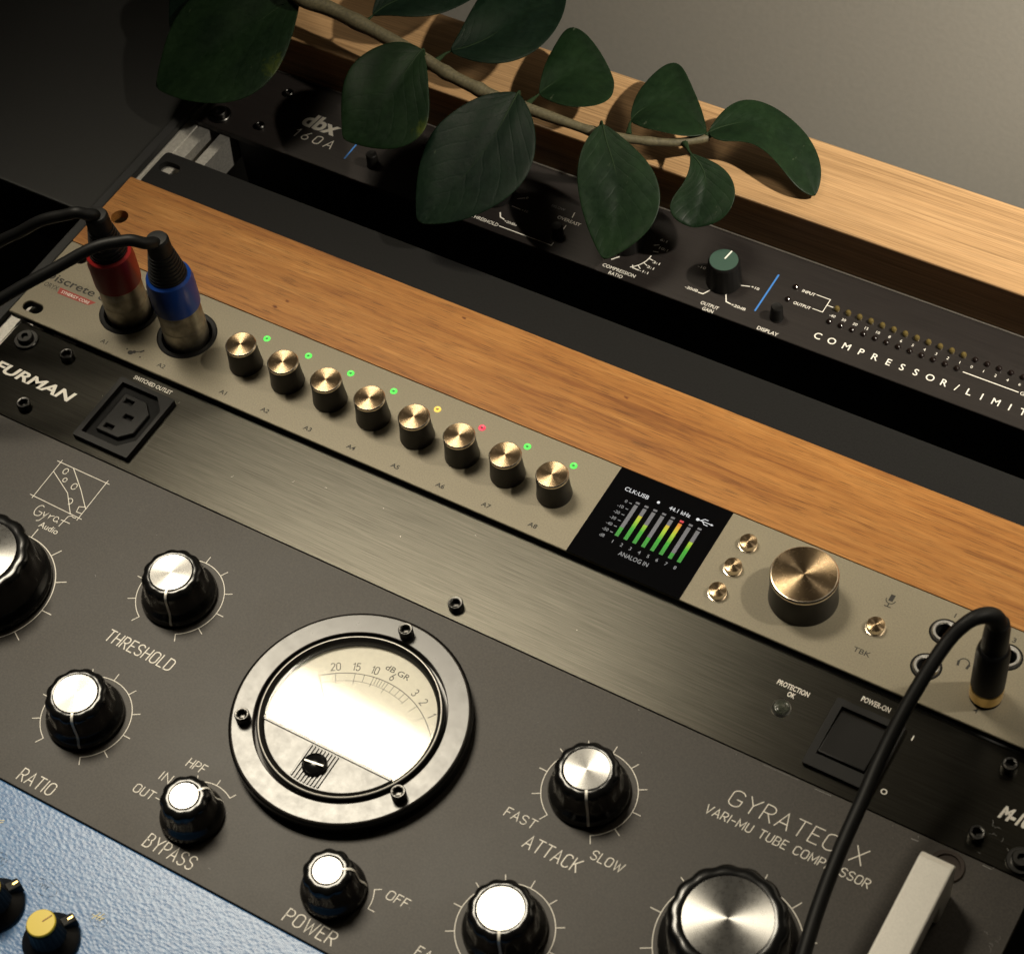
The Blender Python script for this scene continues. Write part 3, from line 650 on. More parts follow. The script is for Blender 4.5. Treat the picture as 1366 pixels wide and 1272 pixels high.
def knob(kind, x, y, ang, name):
    a, b, c = KM[kind]; k_ = obj(name, a, None, tc_, (x, y, G)); k_.rotation_euler.z = rad(ang)
    q = obj('metal_cap', b, None, k_, (x, y, G)); p_ = obj('pointer', c, None, k_, (x, y, G)); return k_
knob('mid', 149.6, -82.9, -66, 'dial_knob'); knob('mid', 149.6, -142.2, -60, 'dial_knob'); knob('mid', 328.3, -82.9, -62, 'dial_knob'); knob('mid', 328.6, -141.7, -63, 'dial_knob')
knob('small', 209.0, -157.1, 52, 'switch_knob'); knob('small', 269.3, -157.1, 32, 'switch_knob'); knob('big', 397.1, -111.5, -75, 'gain_knob'); knob('big', 80.6, -112.2, 215, 'gain_knob')
IW = G+.06
for x, y in ((149.6, -82.9), (149.6, -142.2), (328.3, -82.9), (328.6, -141.7)):
    ink(tc_, 'dial_scale', lambda bm, w: ticks(bm, w, x, y, 17.1, 3.1), 'cream_ink', IW)
ink(tc_, 'dial_scale', lambda bm, w: ticks(bm, w, 397.1, -111.5, 25.2, 4.0), 'cream_ink', IW)
ink(tc_, 'dial_scale', lambda bm, w: ticks(bm, w, 80.4, -112.8, 25.2, 4.4, sw=.36), 'cream_ink', IW)
def bypass(bm, w):
    ticks(bm, w, 209.4, -157.3, 14.3, 2.4, 60, 120, 30)
    for a in (150, 180): ribbon(bm, [(209.4+14.3*math.cos(rad(a)), -157.3+14.3*math.sin(rad(a))), (209.4+16.7*math.cos(rad(a)), -157.3+16.7*math.sin(rad(a)))], .3, w)
ink(tc_, 'switch_scale', bypass, 'cream_ink', IW)
ink(tc_, 'switch_scale', lambda bm, w: ticks(bm, w, 269.4, -157.3, 14.0, 2.5, 0, 30, 30), 'cream_ink', IW)
for t, u, v, h, wd, sw in (('THRESHOLD', 134.9, -112.2, 5.0, 30.4, .46), ('RATIO', 142.6, -175.0, 5.0, 15.2, .42), ('BYPASS', 199.5, -174.8, 5.3, 20.6, .42), ('POWER', 259.4, -174.8, 4.9, 20.2, .42),
                     ('ATTACK', 318.0, -112.3, 5.1, 21.2, .42), ('RELEASE', 317.0, -171.6, 5.1, 23, .42), ('FAST', 306.2, -104.9, 3.5, 11.8, .34), ('SLOW', 340.8, -105.2, 3.5, 11.9, .34),
                     ('FAST', 306.2, -163.9, 3.5, 11.8, .34), ('SLOW', 340.8, -164.1, 3.5, 11.9, .34), ('HPF', 194.6, -141.6, 3.5, 7.4, .34), ('IN', 189.0, -150.6, 3.4, 4.2, .34), ('OUT', 183.4, -159.0, 3.4, 8.2, .34),
                     ('OFF', 286.4, -151.2, 3.4, 8.3, .34), ('GYRATEC X', 372.6, -64.6, 6.4, 50.6, .36), ('VARI-MU TUBE COMPRESSOR', 367.2, -71.2, 3.3, 61.4, .34)):
    letter(tc_, t, u, v, IW, h, 'cream_ink', 'stroke', width=wd, sw=sw, shear=.08)
def emblem(bm, w):
    q = .3
    ribbon(bm, [(66.3, -52.6), (92.6, -52.5)], q, w); ribbon(bm, [(66.8, -71.0), (93.0, -71.4)], q, w)
    ribbon(bm, [(67.9, -51.4), (68.5, -72.0)], q, w); ribbon(bm, [(91.0, -51.2), (91.6, -72.6)], q, w)
    ribbon(bm, [(68.2, -57.6), (80.0, -63.6), (87.3, -71.3)], q, w); ribbon(bm, [(74.6, -52.7), (84.0, -60.0), (91.4, -66.6)], q, w)
    for x, y, a, b in ((72.6, -55.3, 1.0, 1.4), (75.0, -58.9, .85, 1.0), (80.4, -59.8, 1.1, 1.5)): ribbon(bm, arc(x, y, a, 0, 340, 12, b), q, w)
    ribbon(bm, arc(83.2, -66.6, 1.3, -70, 150, 8, 1.5), q, w); ribbon(bm, [(91.4, -69.2), (88.9, -69.4), (88.3, -66.9), (90.8, -65.9)], q, w)
    # handwritten word under the square
    ribbon(bm, arc(75.0, -75.7, 1.6, 60, 260, 12, 2.6)+arc(75.4, -76.6, 1.5, 270, 380, 6, 1.6)+[(75.2, -76.0)], q, w)
    ribbon(bm, [(77.4, -75.2), (78.2, -77.0), (79.4, -75.0), (78.0, -79.6), (77.0, -80.2)], q, w)
    ribbon(bm, [(80.4, -75.2), (80.6, -77.2), (80.9, -75.8), (82.2, -75.1)], q, w)
    ribbon(bm, arc(83.8, -76.0, 1.0, 20, 340, 10, 1.2)+[(85.2, -77.3)], q, w)
    ribbon(bm, [(90.6, -72.0)]+arc(88.6, -73.3, 1.3, 50, 180, 6, 1.4)+[(86.9, -78.2)], q, w); ribbon(bm, [(85.8, -75.3), (90.0, -75.2)], q, w)
ink(tc_, 'maker_emblem', emblem, 'cream_ink', IW)
letter(tc_, 'Audio', 79.4, -82.0, IW, 2.6, 'cream_ink', width=9.0)
# wear along the upper edge
ink(tc_, 'scratch', lambda bm, w: (scr(bm, w, 5, 10, 30, -46.2, 470, -44.9, .9), ribbon(bm, [(377, -45.2), (391, -45.0)], .10, w), ribbon(bm, [(397, -45.4), (403, -45.3)], .18, w), ribbon(bm, [(434, -47.4), (436.4, -47.2)], .3, w),
     ribbon(bm, [(459, -45.3), (462, -45.4)], .25, w), scr(bm, w, 6, 5, 468, -75, 476, -66, 3), scr(bm, w, 21, 26, 60, -175, 470, -48, .45), scr(bm, w, 22, 7, 180, -176, 330, -150, 1.4), scr(bm, w, 23, 5, 60, -135, 130, -60, 1.6)), 'grey_ink', G+.05)
# meter
MX, MY = 239.2, -99.3
mt = obj('gain_meter', lathe([(42.9, .02), (43.4, .4), (43.6, 1.2), (43.6, 5.9), (43.3, 6.35), (42.9, 6.5), (42.7, 6.5), (35.8, 6.5), (35.6, 6.5), (35.3, 6.3), (35.2, 2.5), (33.6, 2.3)], 128, cap_top=False), 'bezel_plastic', tc_, (MX, MY, G))
obj('bezel_side', lathe([(43.2, .05), (44.3, .3), (44.3, 5.6), (43.75, 6.2)], 128, cap_top=False), 'gloss_black_plastic', mt, (MX, MY, G))
obj('lens_ring', lathe([(34.0, 1.8), (34.0, 6.4), (33.6, 7.0), (33.0, 7.05), (32.4, 6.7), (31.7, 5.9), (31.5, 4.5), (31.5, -6)], 128, cap_top=False), 'satin_black_plastic', mt, (MX, MY, G))
obj('inner_wall', lathe([(31.48, 5.2), (31.45, -2.4)], 96, cap_top=False), 'matte_black', mt, (MX, MY, G))
obj('bright_edge', lathe([(33.35, 7.03), (33.2, 7.16), (32.95, 7.1)], 128, cap_top=False), 'silver_aluminium', mt, (MX, MY, G))
dy = -114.6-MY
def chord(r, y0, lower):
    a0 = math.degrees(math.asin(y0/r)); return arc(0, 0, r, 180-a0, 360+a0, 48) if lower else arc(0, 0, r, a0, 180-a0, 64)
obj('meter_card', plate(chord(31.4, dy, False), [], 2.6, 3.3), 'meter_card', mt, (MX, MY, G), smooth=0)
bm = bmesh.new(); bm.faces.new([bm.verts.new((x, y, 5.4)) for x, y in chord(31.45, dy+.3, False)])
obj('meter_glass', bm, 'meter_glass', mt, (MX, MY, G), smooth=0)
cv = obj('meter_cover', plate(chord(31.4, dy, True), [], -3, 6.2, .4), 'bezel_plastic', mt, (MX, MY, G))
obj('cover_edge', box(-27.4, dy-.25, 3.4, 27.4, dy+.75, 6.5, .2), 'gloss_black_plastic', mt, (MX, MY, G))
bm = bmesh.new()
for i in range(9):
    x = -5.6+1.4*i; box(x-.38, -31.0+.12*x*x*.0, 6.15, x+.38, dy-.9, 6.75, .15, bm)
bm2 = bm
for v in bm2.verts:
    if v.co.y < -22: v.co.y = max(v.co.y, -math.sqrt(31.0**2-v.co.x**2)+.6)
obj('cover_ribs', bm2, 'bezel_plastic', cv, (MX, MY, G))
ad_ = obj('zero_adjuster', lathe([(4.6, 6.3), (4.6, 7.3), (4.3, 7.5), (3.9, 7.2)], 48, cap_top=False), 'blued_steel', mt, (MX, MY-22.9, G))
bm = lathe([(3.9, 7.0), (3.7, 7.5), (2.4, 8.2), (1, 8.5), (0, 8.55)], 40)
obj('adjuster_screw', bm, 'gloss_black_plastic', ad_, (MX, MY-22.9, G))
obj('screw_slot', box(-3.7, -.28, 8.1, 3.7, .28, 8.62), 'silver_aluminium', ad_, (MX, MY-22.9, G)).rotation_euler.z = rad(8)
SX, SY, SR = 3.0, -114.4-MY, 34.6           # pivot of the scale on the card
DW = 3.34
def scale(bm, w):
    ribbon(bm, arc(SX, SY, SR, 33, 133, 60), .26, w); ribbon(bm, arc(SX, SY, SR-3.2, 72, 133, 40), .14, w)
    for a, L in ((123, 4.6), (111, 4.6), (105, 3), (99, 4.4), (97, 2.8), (95, 2.8), (93, 2.8), (91, 2.8), (89, 4.8), (84.5, 3), (80, 3), (76, 3), (72, 4.0), (64, 3.6), (55, 3.2), (46, 3.2), (36, 3.2)):
        c, s_ = math.cos(rad(a)), math.sin(rad(a)); ribbon(bm, [(SX+SR*c, SY+SR*s_), (SX+(SR-L)*c, SY+(SR-L)*s_)], .16, w)
bm = bmesh.new(); scale(bm, 0); obj('meter_scale', bm, 'black_ink', mt, (MX, MY, G+DW), smooth=0)
bm = bmesh.new()
for a, t in ((123, '20'), (111, '15'), (100, '10'), (89, '6'), (72, '3'), (64, '2'), (54, '1'), (36, '0')):
    stroke_text(bm, t, SX+(SR+1.3)*math.cos(rad(a)), SY+(SR+1.3)*math.sin(rad(a)), 0, 3.1, sw=.3, align='C', rot=a-90)
type_text(bm, 'dB GR', SX+38.8*math.cos(rad(88)), SY+38.8*math.sin(rad(88)), .01, 2.3, width=10.2, align='C', rot=-3)
obj('scale_numbers', bm, 'black_ink', mt, (MX, MY, G+DW), smooth=0)
bm = bmesh.new(); c, s_ = math.cos(rad(133)), math.sin(rad(133)); ribbon(bm, [(SX+SR*c, SY+SR*s_), (SX+13*c, SY+13*s_)], .32, 0)
obj('needle', bm, 'red_ink', mt, (MX, MY, G+DW+.5), smooth=0)
bm = bmesh.new(); ribbon(bm, [(-5, -1), (5.2, -1), (5.2, -10), (0, -5), (-5, -1), (-5, -10)], .14, 0); ribbon(bm, arc(-3, -3.4, .8, 0, 340, 10), .14, 0)
obj('card_emblem', bm, 'grey_ink', mt, (MX+1, MY, G+DW), smooth=0)
for a in (90, 210, 330): socket_screw(mt, MX+38.6*math.cos(rad(a)), MY+38.6*math.sin(rad(a)), G+6.5, 2.75, 4.2, 'bezel_screw')
# handle
def handle_mesh():
    o = [(-1, -4), (-1, 17.5), (-2, 19.6), (-4.2, 20.6), (-98, 20.6), (-100.2, 19.6), (-101, 17.5), (-101, -4), (-90, -4), (-90, 8.6), (-12.5, 8.6), (-12.5, -4)]
    bm = bmesh.new(); A = [bm.verts.new((0, y, z)) for y, z in o]; B = [bm.verts.new((12.0, y, z)) for y, z in o]; n = len(o)
    for i in range(n): j = (i+1) % n; bm.faces.new((A[i], A[j], B[j], B[i]))
    bm.faces.new(A[::-1]); bm.faces.new(B); bmesh.ops.recalc_face_normals(bm, faces=bm.faces)
    es = [e_ for e_ in bm.edges if abs(e_.verts[0].co.x-e_.verts[1].co.x) < 1e-6]
    bmesh.ops.bevel(bm, geom=es, offset=.7, offset_type='OFFSET', segments=2, profile=.5, affect='EDGES', clamp_overlap=True); return bm
hd = obj('handle', handle_mesh(), 'silver_aluminium', tc_, (442.2, -59.6, 0))
obj('handle_washer', lathe([(6.2, 0), (6.2, .5), (5.9, .8), (4.6, .8), (4.5, .1)], 40), 'rust', tc_, (448.6, -51.5, G))

# ================================================================== BLUE CHANNEL STRIP
B_ = -4.3
cs = thing('channel_strip', 'blue hammered metal unit with yellow capped knob at lower left corner', 'channel strip', (240, -240, B_))
obj('front_panel', plate(rect(5.6, -320, 477.0, -178.0), [], -8, B_, .4), 'hammered_blue', cs, (0, 0, 0))
kp = [(9.6, .05), (10.0, .5), (10.0, 1.6), (9.3, 2.6), (7.6, 3.8), (6.5, 5.0), (6.0, 8), (5.5, 13.2), (5.2, 13.6)]
kbm = mesh_from(lathe(kp, 60, lambda a, i: 1-.03*(1 if i in (5, 6, 7) else 0)*max(0, math.cos(20*a))), 'satin_black_plastic')
bmw = box(4.8, -1.9, 1.4, 10.6, 1.9, 7.2, .5)
for v in bmw.verts:
    if v.co.x > 8 and v.co.z > 4: v.co.z -= 1.0
wng = mesh_from(bmw, 'satin_black_plastic'); tip = mesh_from(box(8.0, -.5, 6.0, 10.2, .5, 6.65, .15), 'gold_plate')
capm = mesh_from(lathe([(5.1, 13.4), (5.05, 14.3), (4.75, 14.65), (0, 14.7)], 48), 'yellow_plastic'); lnm = mesh_from(box(.6, -.2, 14.65, 4.4, .2, 14.78), 'brown_ink')
for x, y, a in ((193.4, -219.0, 66), (168.1, -217.8, 66)):
    k_ = obj('rotary_knob', kbm, None, cs, (x, y, B_)); k_.rotation_euler.z = rad(a)
    obj('pointer_wing', wng, None, k_, (x, y, B_)); obj('wing_tip', tip, None, k_, (x, y, B_)); obj('yellow_cap', capm, None, k_, (x, y, B_)); obj('cap_line', lnm, None, k_, (x, y, B_))
def engr(bm, w):
    for x, y, a, b in ((178.5, -204.3, 5.2, 2.8), (203.0, -204.8, 3.4, 2.6), (157.6, -203.2, 2.6, 2.6)):
        for i in range(7): ribbon(bm, arc(x, y, a, i*52, i*52+30, 6, b), .12, w)
        for i in range(4): ribbon(bm, arc(x-1.6+i*1.0, y, .5, 20*i, 20*i+200, 5, 1.0), .10, w)
ink(cs, 'engraved_mark', engr, 'black_ink', B_+.06)
ink(cs, 'painted_mark', lambda bm, w: [ribbon(bm, q, .3, w) for q in ([(200.6, -205.6), (202.0, -202.6)], [(202.2, -205.2), (203.4, -202.2)], [(203.2, -205.0), (204.4, -203.4)], [(200.0, -204.4), (204.2, -203.8)], [(147.4, -191.4), (149.4, -190.4)], [(148.2, -192.0), (149.4, -191.2)])], 'pale_yellow_ink', B_+.07)

# ================================================================== TOP COMPRESSOR / LIMITER
Dw = -5.0; DI = Dw+.06
dc = thing('compressor_limiter', 'slim black compressor limiter at the top of the rack with white lettering and amber lamps', 'compressor', (241, 155, Dw))
obj('front_panel', plate(rrect(.4, 133.5, 482.2, 177.0, 1.2), [], -8, Dw, .25), 'brushed_dbx_black', dc, (0, 0, 0))
obj('top_edge', plate(rect(1, 177.05, 481.6, 177.85), [], -8, Dw-.05, .1), 'edge_aluminium', dc, (0, 0, 0))
obj('chassis', box(22, 136, -120, 462, 176, -8.1), 'black_paint', dc, (0, 0, 0), smooth=0)
kn = obj('gain_knob', lathe([(7.4, .1), (7.6, .5), (7.3, 3), (6.6, 12.0), (6.1, 12.9), (5.9, 12.9)], 60, lambda a, i: 1-.02*max(0, math.cos(18*a)) if i in (2, 3) else 1), 'satin_black_plastic', dc, (261.2, 151.4, Dw))
q = obj('knob_cap', lathe([(5.95, 12.7), (5.9, 13.1), (0, 13.15)], 48), 'green_cap', kn, (261.2, 151.4, Dw)); obj('pointer_line', box(.6, -.32, 13.1, 5.7, .32, 13.25), 'white_ink', kn, (261.2, 151.4, Dw)); kn.rotation_euler.z = rad(82)
kn2 = obj('gain_knob', kn.data, None, dc, (214.5, 152.4, Dw)); obj('knob_cap', q.data, None, kn2, (214.5, 152.4, Dw))
kn3 = obj('gain_knob', kn.data, None, dc, (150.0, 152.4, Dw)); obj('knob_cap', q.data, None, kn3, (150.0, 152.4, Dw))
bt = mesh_from(lathe([(2.9, .05), (2.9, .5), (2.7, .8), (2.45, 6.6), (2.1, 7.1), (1.6, 6.9), (0, 6.8)], 32), 'satin_black_plastic')
for x, y in ((186.4, 143.0), (289.5, 143.0), (91.2, 144.6)): obj('push_button', bt, None, dc, (x, y, Dw))
al = mesh_from(lathe([(1.25, 0), (1.25, 1.0), (.95, 1.7), (.5, 2.05), (0, 2.15)], 24), 'amber_lens'); dl = mesh_from(lathe([(1.25, 0), (1.25, .6), (.95, 1.1), (.5, 1.4), (0, 1.5)], 24), 'dark_lens')
for i in range(19): obj('signal_lamp', al if i < 12 else dl, None, dc, (309.5+5.02*i, 157.6, Dw))
for i in range(12): obj('signal_lamp', dl, None, dc, (309.5+5.04*i, 150.3, Dw))
for y in (161.2, 153.8): obj('signal_lamp', dl, None, dc, (289.2, y, Dw))
WI = 'white_ink'
for i, t in enumerate(('-40', '30', '20', '15', '10', '8', '6', '5', '4', '3', '2', '1', '0', '1', '2', '4', '6', '8', '10')): letter(dc, t, 309.3+5.04*i, 153.2, DI, 1.35, WI, align='C')
for t, x in zip('COMPRESSOR/LIMITER', (308.6, 314.8, 321.3, 327.8, 333.8, 339.7, 345.5, 351.4, 357.5, 363.5, 368.8, 374.0, 379.3, 385.2, 391.0, 396.4, 402.4, 408.4)): letter(dc, t, x, 140.0, DI, 3.3, WI, align='C', bold=.008)
letter(dc, 'GAIN REDUCTION', 391.8, 149.2, DI, 1.7, WI); letter(dc, 'INPUT', 292.4, 160.2, DI, 1.5, WI, width=5.8, bold=.01); letter(dc, 'OUTPUT', 292.0, 152.8, DI, 1.5, WI, width=7.6, bold=.01)
def guide_marks():
    def mark(pts, sw): ink(dc, 'guide_line', lambda bm, w: ribbon(bm, pts, sw, w), WI, DI)
    mark([(298.7, 161.4), (304.8, 161.4), (304.8, 153.9), (300.4, 153.9)], .32); mark([(304.8, 158.1), (307.6, 158.1)], .32)
    mark([(367.8, 150.0), (391, 150.0)], .4)
    for cx, cy in ((261.4, 151.4),):
        mark([(254.5, 141.2), (256.6, 141.3), (258.4, 144.6)], .5); mark([(265.3, 145.1), (267.1, 141.7), (269.3, 141.4)], .5); mark([(268.7, 152.4), (272.0, 153.4)], .42); mark([(252.6, 153.4), (254.4, 153.0)], .42)
    mark([(213.3, 141.6), (215.5, 144.3)], .5); mark(arc(216, 150.5, 11.3, -55, 0, 12), .45)
    for a in (-38, -24, -8, 14, 32): mark([(216+11.3*math.cos(rad(a)), 150.5+11.3*math.sin(rad(a))), (216+13.4*math.cos(rad(a)), 150.5+13.4*math.sin(rad(a)))], .4)
    mark([(222.8, 142.6), (223.6, 141.3), (226.4, 141.2)], .5)
    mark([(159.4, 154.7), (162.2, 156.5)], .4); mark([(159.5, 150.0), (163.8, 149.8)], .4); mark([(156.9, 144.4), (158.4, 142.1), (160.5, 141.6)], .55)
    mark([(160.6, 137.4), (186.4, 137.4), (186.4, 139.2)], .42); mark([(186.0, 158.2), (186.4, 155.4)], .38); mark([(186.3, 150.2), (186.4, 147.6)], .38)
guide_marks()
for t, u, v, h, wd, al_ in (('OUTPUT', 258.0, 136.0, 1.75, 8.0, 'L'), ('GAIN', 260.0, 132.9+.6, 1.75, 4.9, 'L'), ('DISPLAY', 284.8, 134.0, 1.8, 9.2, 'L'), ('COMPRESSION', 211.4, 136.6, 1.75, 15.4, 'L'), ('RATIO', 215.8, 133.9, 1.75, 6.4, 'L'),
                      ('-20dB', 248.2, 141.0, 1.4, 5.8, 'L'), ('-10', 247.6, 153.6, 1.4, 3.6, 'L'), ('+10', 272.6, 153.0, 1.4, 3.6, 'L'), ('+20dB', 269.6, 140.6, 1.4, 6.6, 'L'),
                      ('-1:1', 226.8, 140.8, 1.3, 4.0, 'L'), ('2:1', 228.6, 144.0, 1.3, 3.2, 'L'), ('3:1', 229.6, 147.4, 1.3, 3.2, 'L'), ('10:1', 228.2, 155.6, 1.3, 4.0, 'L'), ('6:1', 226.4, 160.0, 1.3, 3.2, 'L'),
                      ('THRESHOLD', 159.9, 136.7, 1.75, 13.4, 'R'), ('0', 162.6, 156.4, 1.3, None, 'L'), ('+10', 164.4, 149.2, 1.3, 3.2, 'L'), ('+20dBu', 161.0, 140.4, 1.3, 6.2, 'L'), ('BELOW', 174.8, 157.2, 1.3, 6.6, 'L'), ('OVEREASY', 180.6, 152.2, 1.75, 11.2, 'L')):
    letter(dc, t, u, v, DI, h, 'grey_ink' if t == 'BELOW' else WI, width=wd, align=al_, bold=.006)
letter(dc, 'dbx', 46.4, 152.4, DI, 8.6, WI, width=18.6, bold=.035, shear=.12); letter(dc, '160A', 47.2, 144.6, DI, 4.8, WI, 'stroke', width=20.6, sw=.52, shear=.15, gap=.42)
for x in (279.9, 77.2): ink(dc, 'divider_line', lambda bm, w: ribbon(bm, [(x, 142.6), (x, 164.3)], .75, w), 'pale_blue_ink', DI)
for x, y in ((31.1, 166.3), (31.1, 142.8)): socket_screw(dc, x, y, Dw, 2.3, 1.6)
for x, y in ((10.0, 141.0), (10.0, 171.0)): obj('rack_screw', ws, None, dc, (x, y, Dw))

# ================================================================== CABLES
def mic_cable(label, x, y, path, colmat):
    t = thing('microphone_cable', label, 'cable', (x, y, 0), 'microphone cables')
    c = obj('connector', lathe([(8.9, -8), (8.9, .2), (9.35, .4), (9.35, 9), (9.2, 9.3), (9.2, 18.5), (9.0, 20)], 56), 'nickel_shell', t, (x, y, 0))
    obj('collar', lathe([(9.3, 19.6), (9.75, 20.2), (9.85, 23), (9.85, 33), (9.2, 36.6), (7.9, 37.4)], 56), colmat, c, (x, y, 0))
    prof = [(7.6, 37)]
    for i in range(8):
        z = 37.4+i*1.7; q_ = 7.9-.36*i; prof += [(q_, z), (q_, z+1.1), (q_-.5, z+1.25), (q_-.5, z+1.65)]
    prof += [(5.0, 51.2), (4.7, 57.5), (4.1, 58.6), (2.4, 58.8)]
    obj('strain_relief', lathe(prof, 48), 'rubber_black', c, (x, y, 0))
    P = catmull([(q[0]-x, q[1]-y, q[2]) for q in path], 10); P = [p+Vector((.25*math.sin(.31*i+x), .25*math.sin(.23*i), .3*math.sin(.37*i+y))) for i, p in enumerate(P)]
    obj('cord', tube(P, 2.45, 18), 'rubber_black', t, (x, y, 0), smooth=60)
mic_cable('black microphone cable with red collar plugged into the left socket', 47.4, 22.8,
    [(47.4, 22.6, 55), (47.6, 21.6, 59), (46.2, 19.5, 61.6), (42.1, 16.5, 62.5), (33.7, 12.7, 60.0), (22.5, 7.3, 54.0), (10.8, 1.3, 46.0), (-8.8, -11.3, 30.0), (-35.9, -30.0, 5.0), (-60, -60, -40)], 'red_plastic')
mic_cable('black microphone cable with blue collar plugged in nearest the knobs', 77.5, 23.1,
    [(77.6, 22.8, 54), (78.4, 20.2, 58.6), (76.6, 16.6, 62.2), (72.0, 13.0, 64.0), (64.9, 7.7, 64.0), (56.4, -1.4, 61.5), (45.4, -13.6, 56.0), (33.9, -25.5, 50.0), (18.5, -39.5, 40.0), (-9.5, -58.2, 20.0), (-50, -85, -30)], 'blue_plastic')
hx, hy = JK[3]
t = thing('headphone_cable', 'black headphone cable with a gold ringed plug arching over the power switch', 'cable', (hx, hy, 0))
c = obj('plug_body', lathe([(5.7, 7.6), (5.95, 8.2), (6.0, 12), (5.9, 29), (5.5, 31.5), (4.9, 32.4)], 48), 'rubber_black', t, (hx, hy, 0))
obj('gold_ring', lathe([(3.1, -6), (3.1, 1.2), (5.4, 1.3), (5.9, 1.8), (5.95, 7.2), (5.6, 7.8)], 48), 'gold_plate', c, (hx, hy, 0))
obj('strain_relief', lathe([(4.7, 32.0), (4.6, 38), (4.4, 44), (3.8, 47.5), (3.2, 48)], 40), 'rubber_black', c, (hx, hy, 0))
hp = [(434.6, 13.6, 40), (434.4, 13.2, 47), (433.2, 12.3, 51.5), (430.9, 10.2, 54), (428.2, 7.0, 54.8), (425.7, 3.1, 53.6), (423.4, -2.3, 51.0), (421.4, -12.7, 47.0), (419.7, -29.0, 41.0), (419.3, -45.1, 36.0), (420.1, -60.9, 33.0), (420.9, -79.2, 30.0), (422.6, -97.5, 27.0), (425.3, -114.5, 25.0), (428.8, -133.2, 22.0), (434, -160, 16)]
obj('cord', tube(catmull([(a-hx, b-hy, z) for a, b, z in hp], 10), 2.5, 20, rf=lambda s: 3.6-1.1*min(1, max(0, (s-.05)/.25))), 'rubber_black', t, (hx, hy, 0), smooth=60)

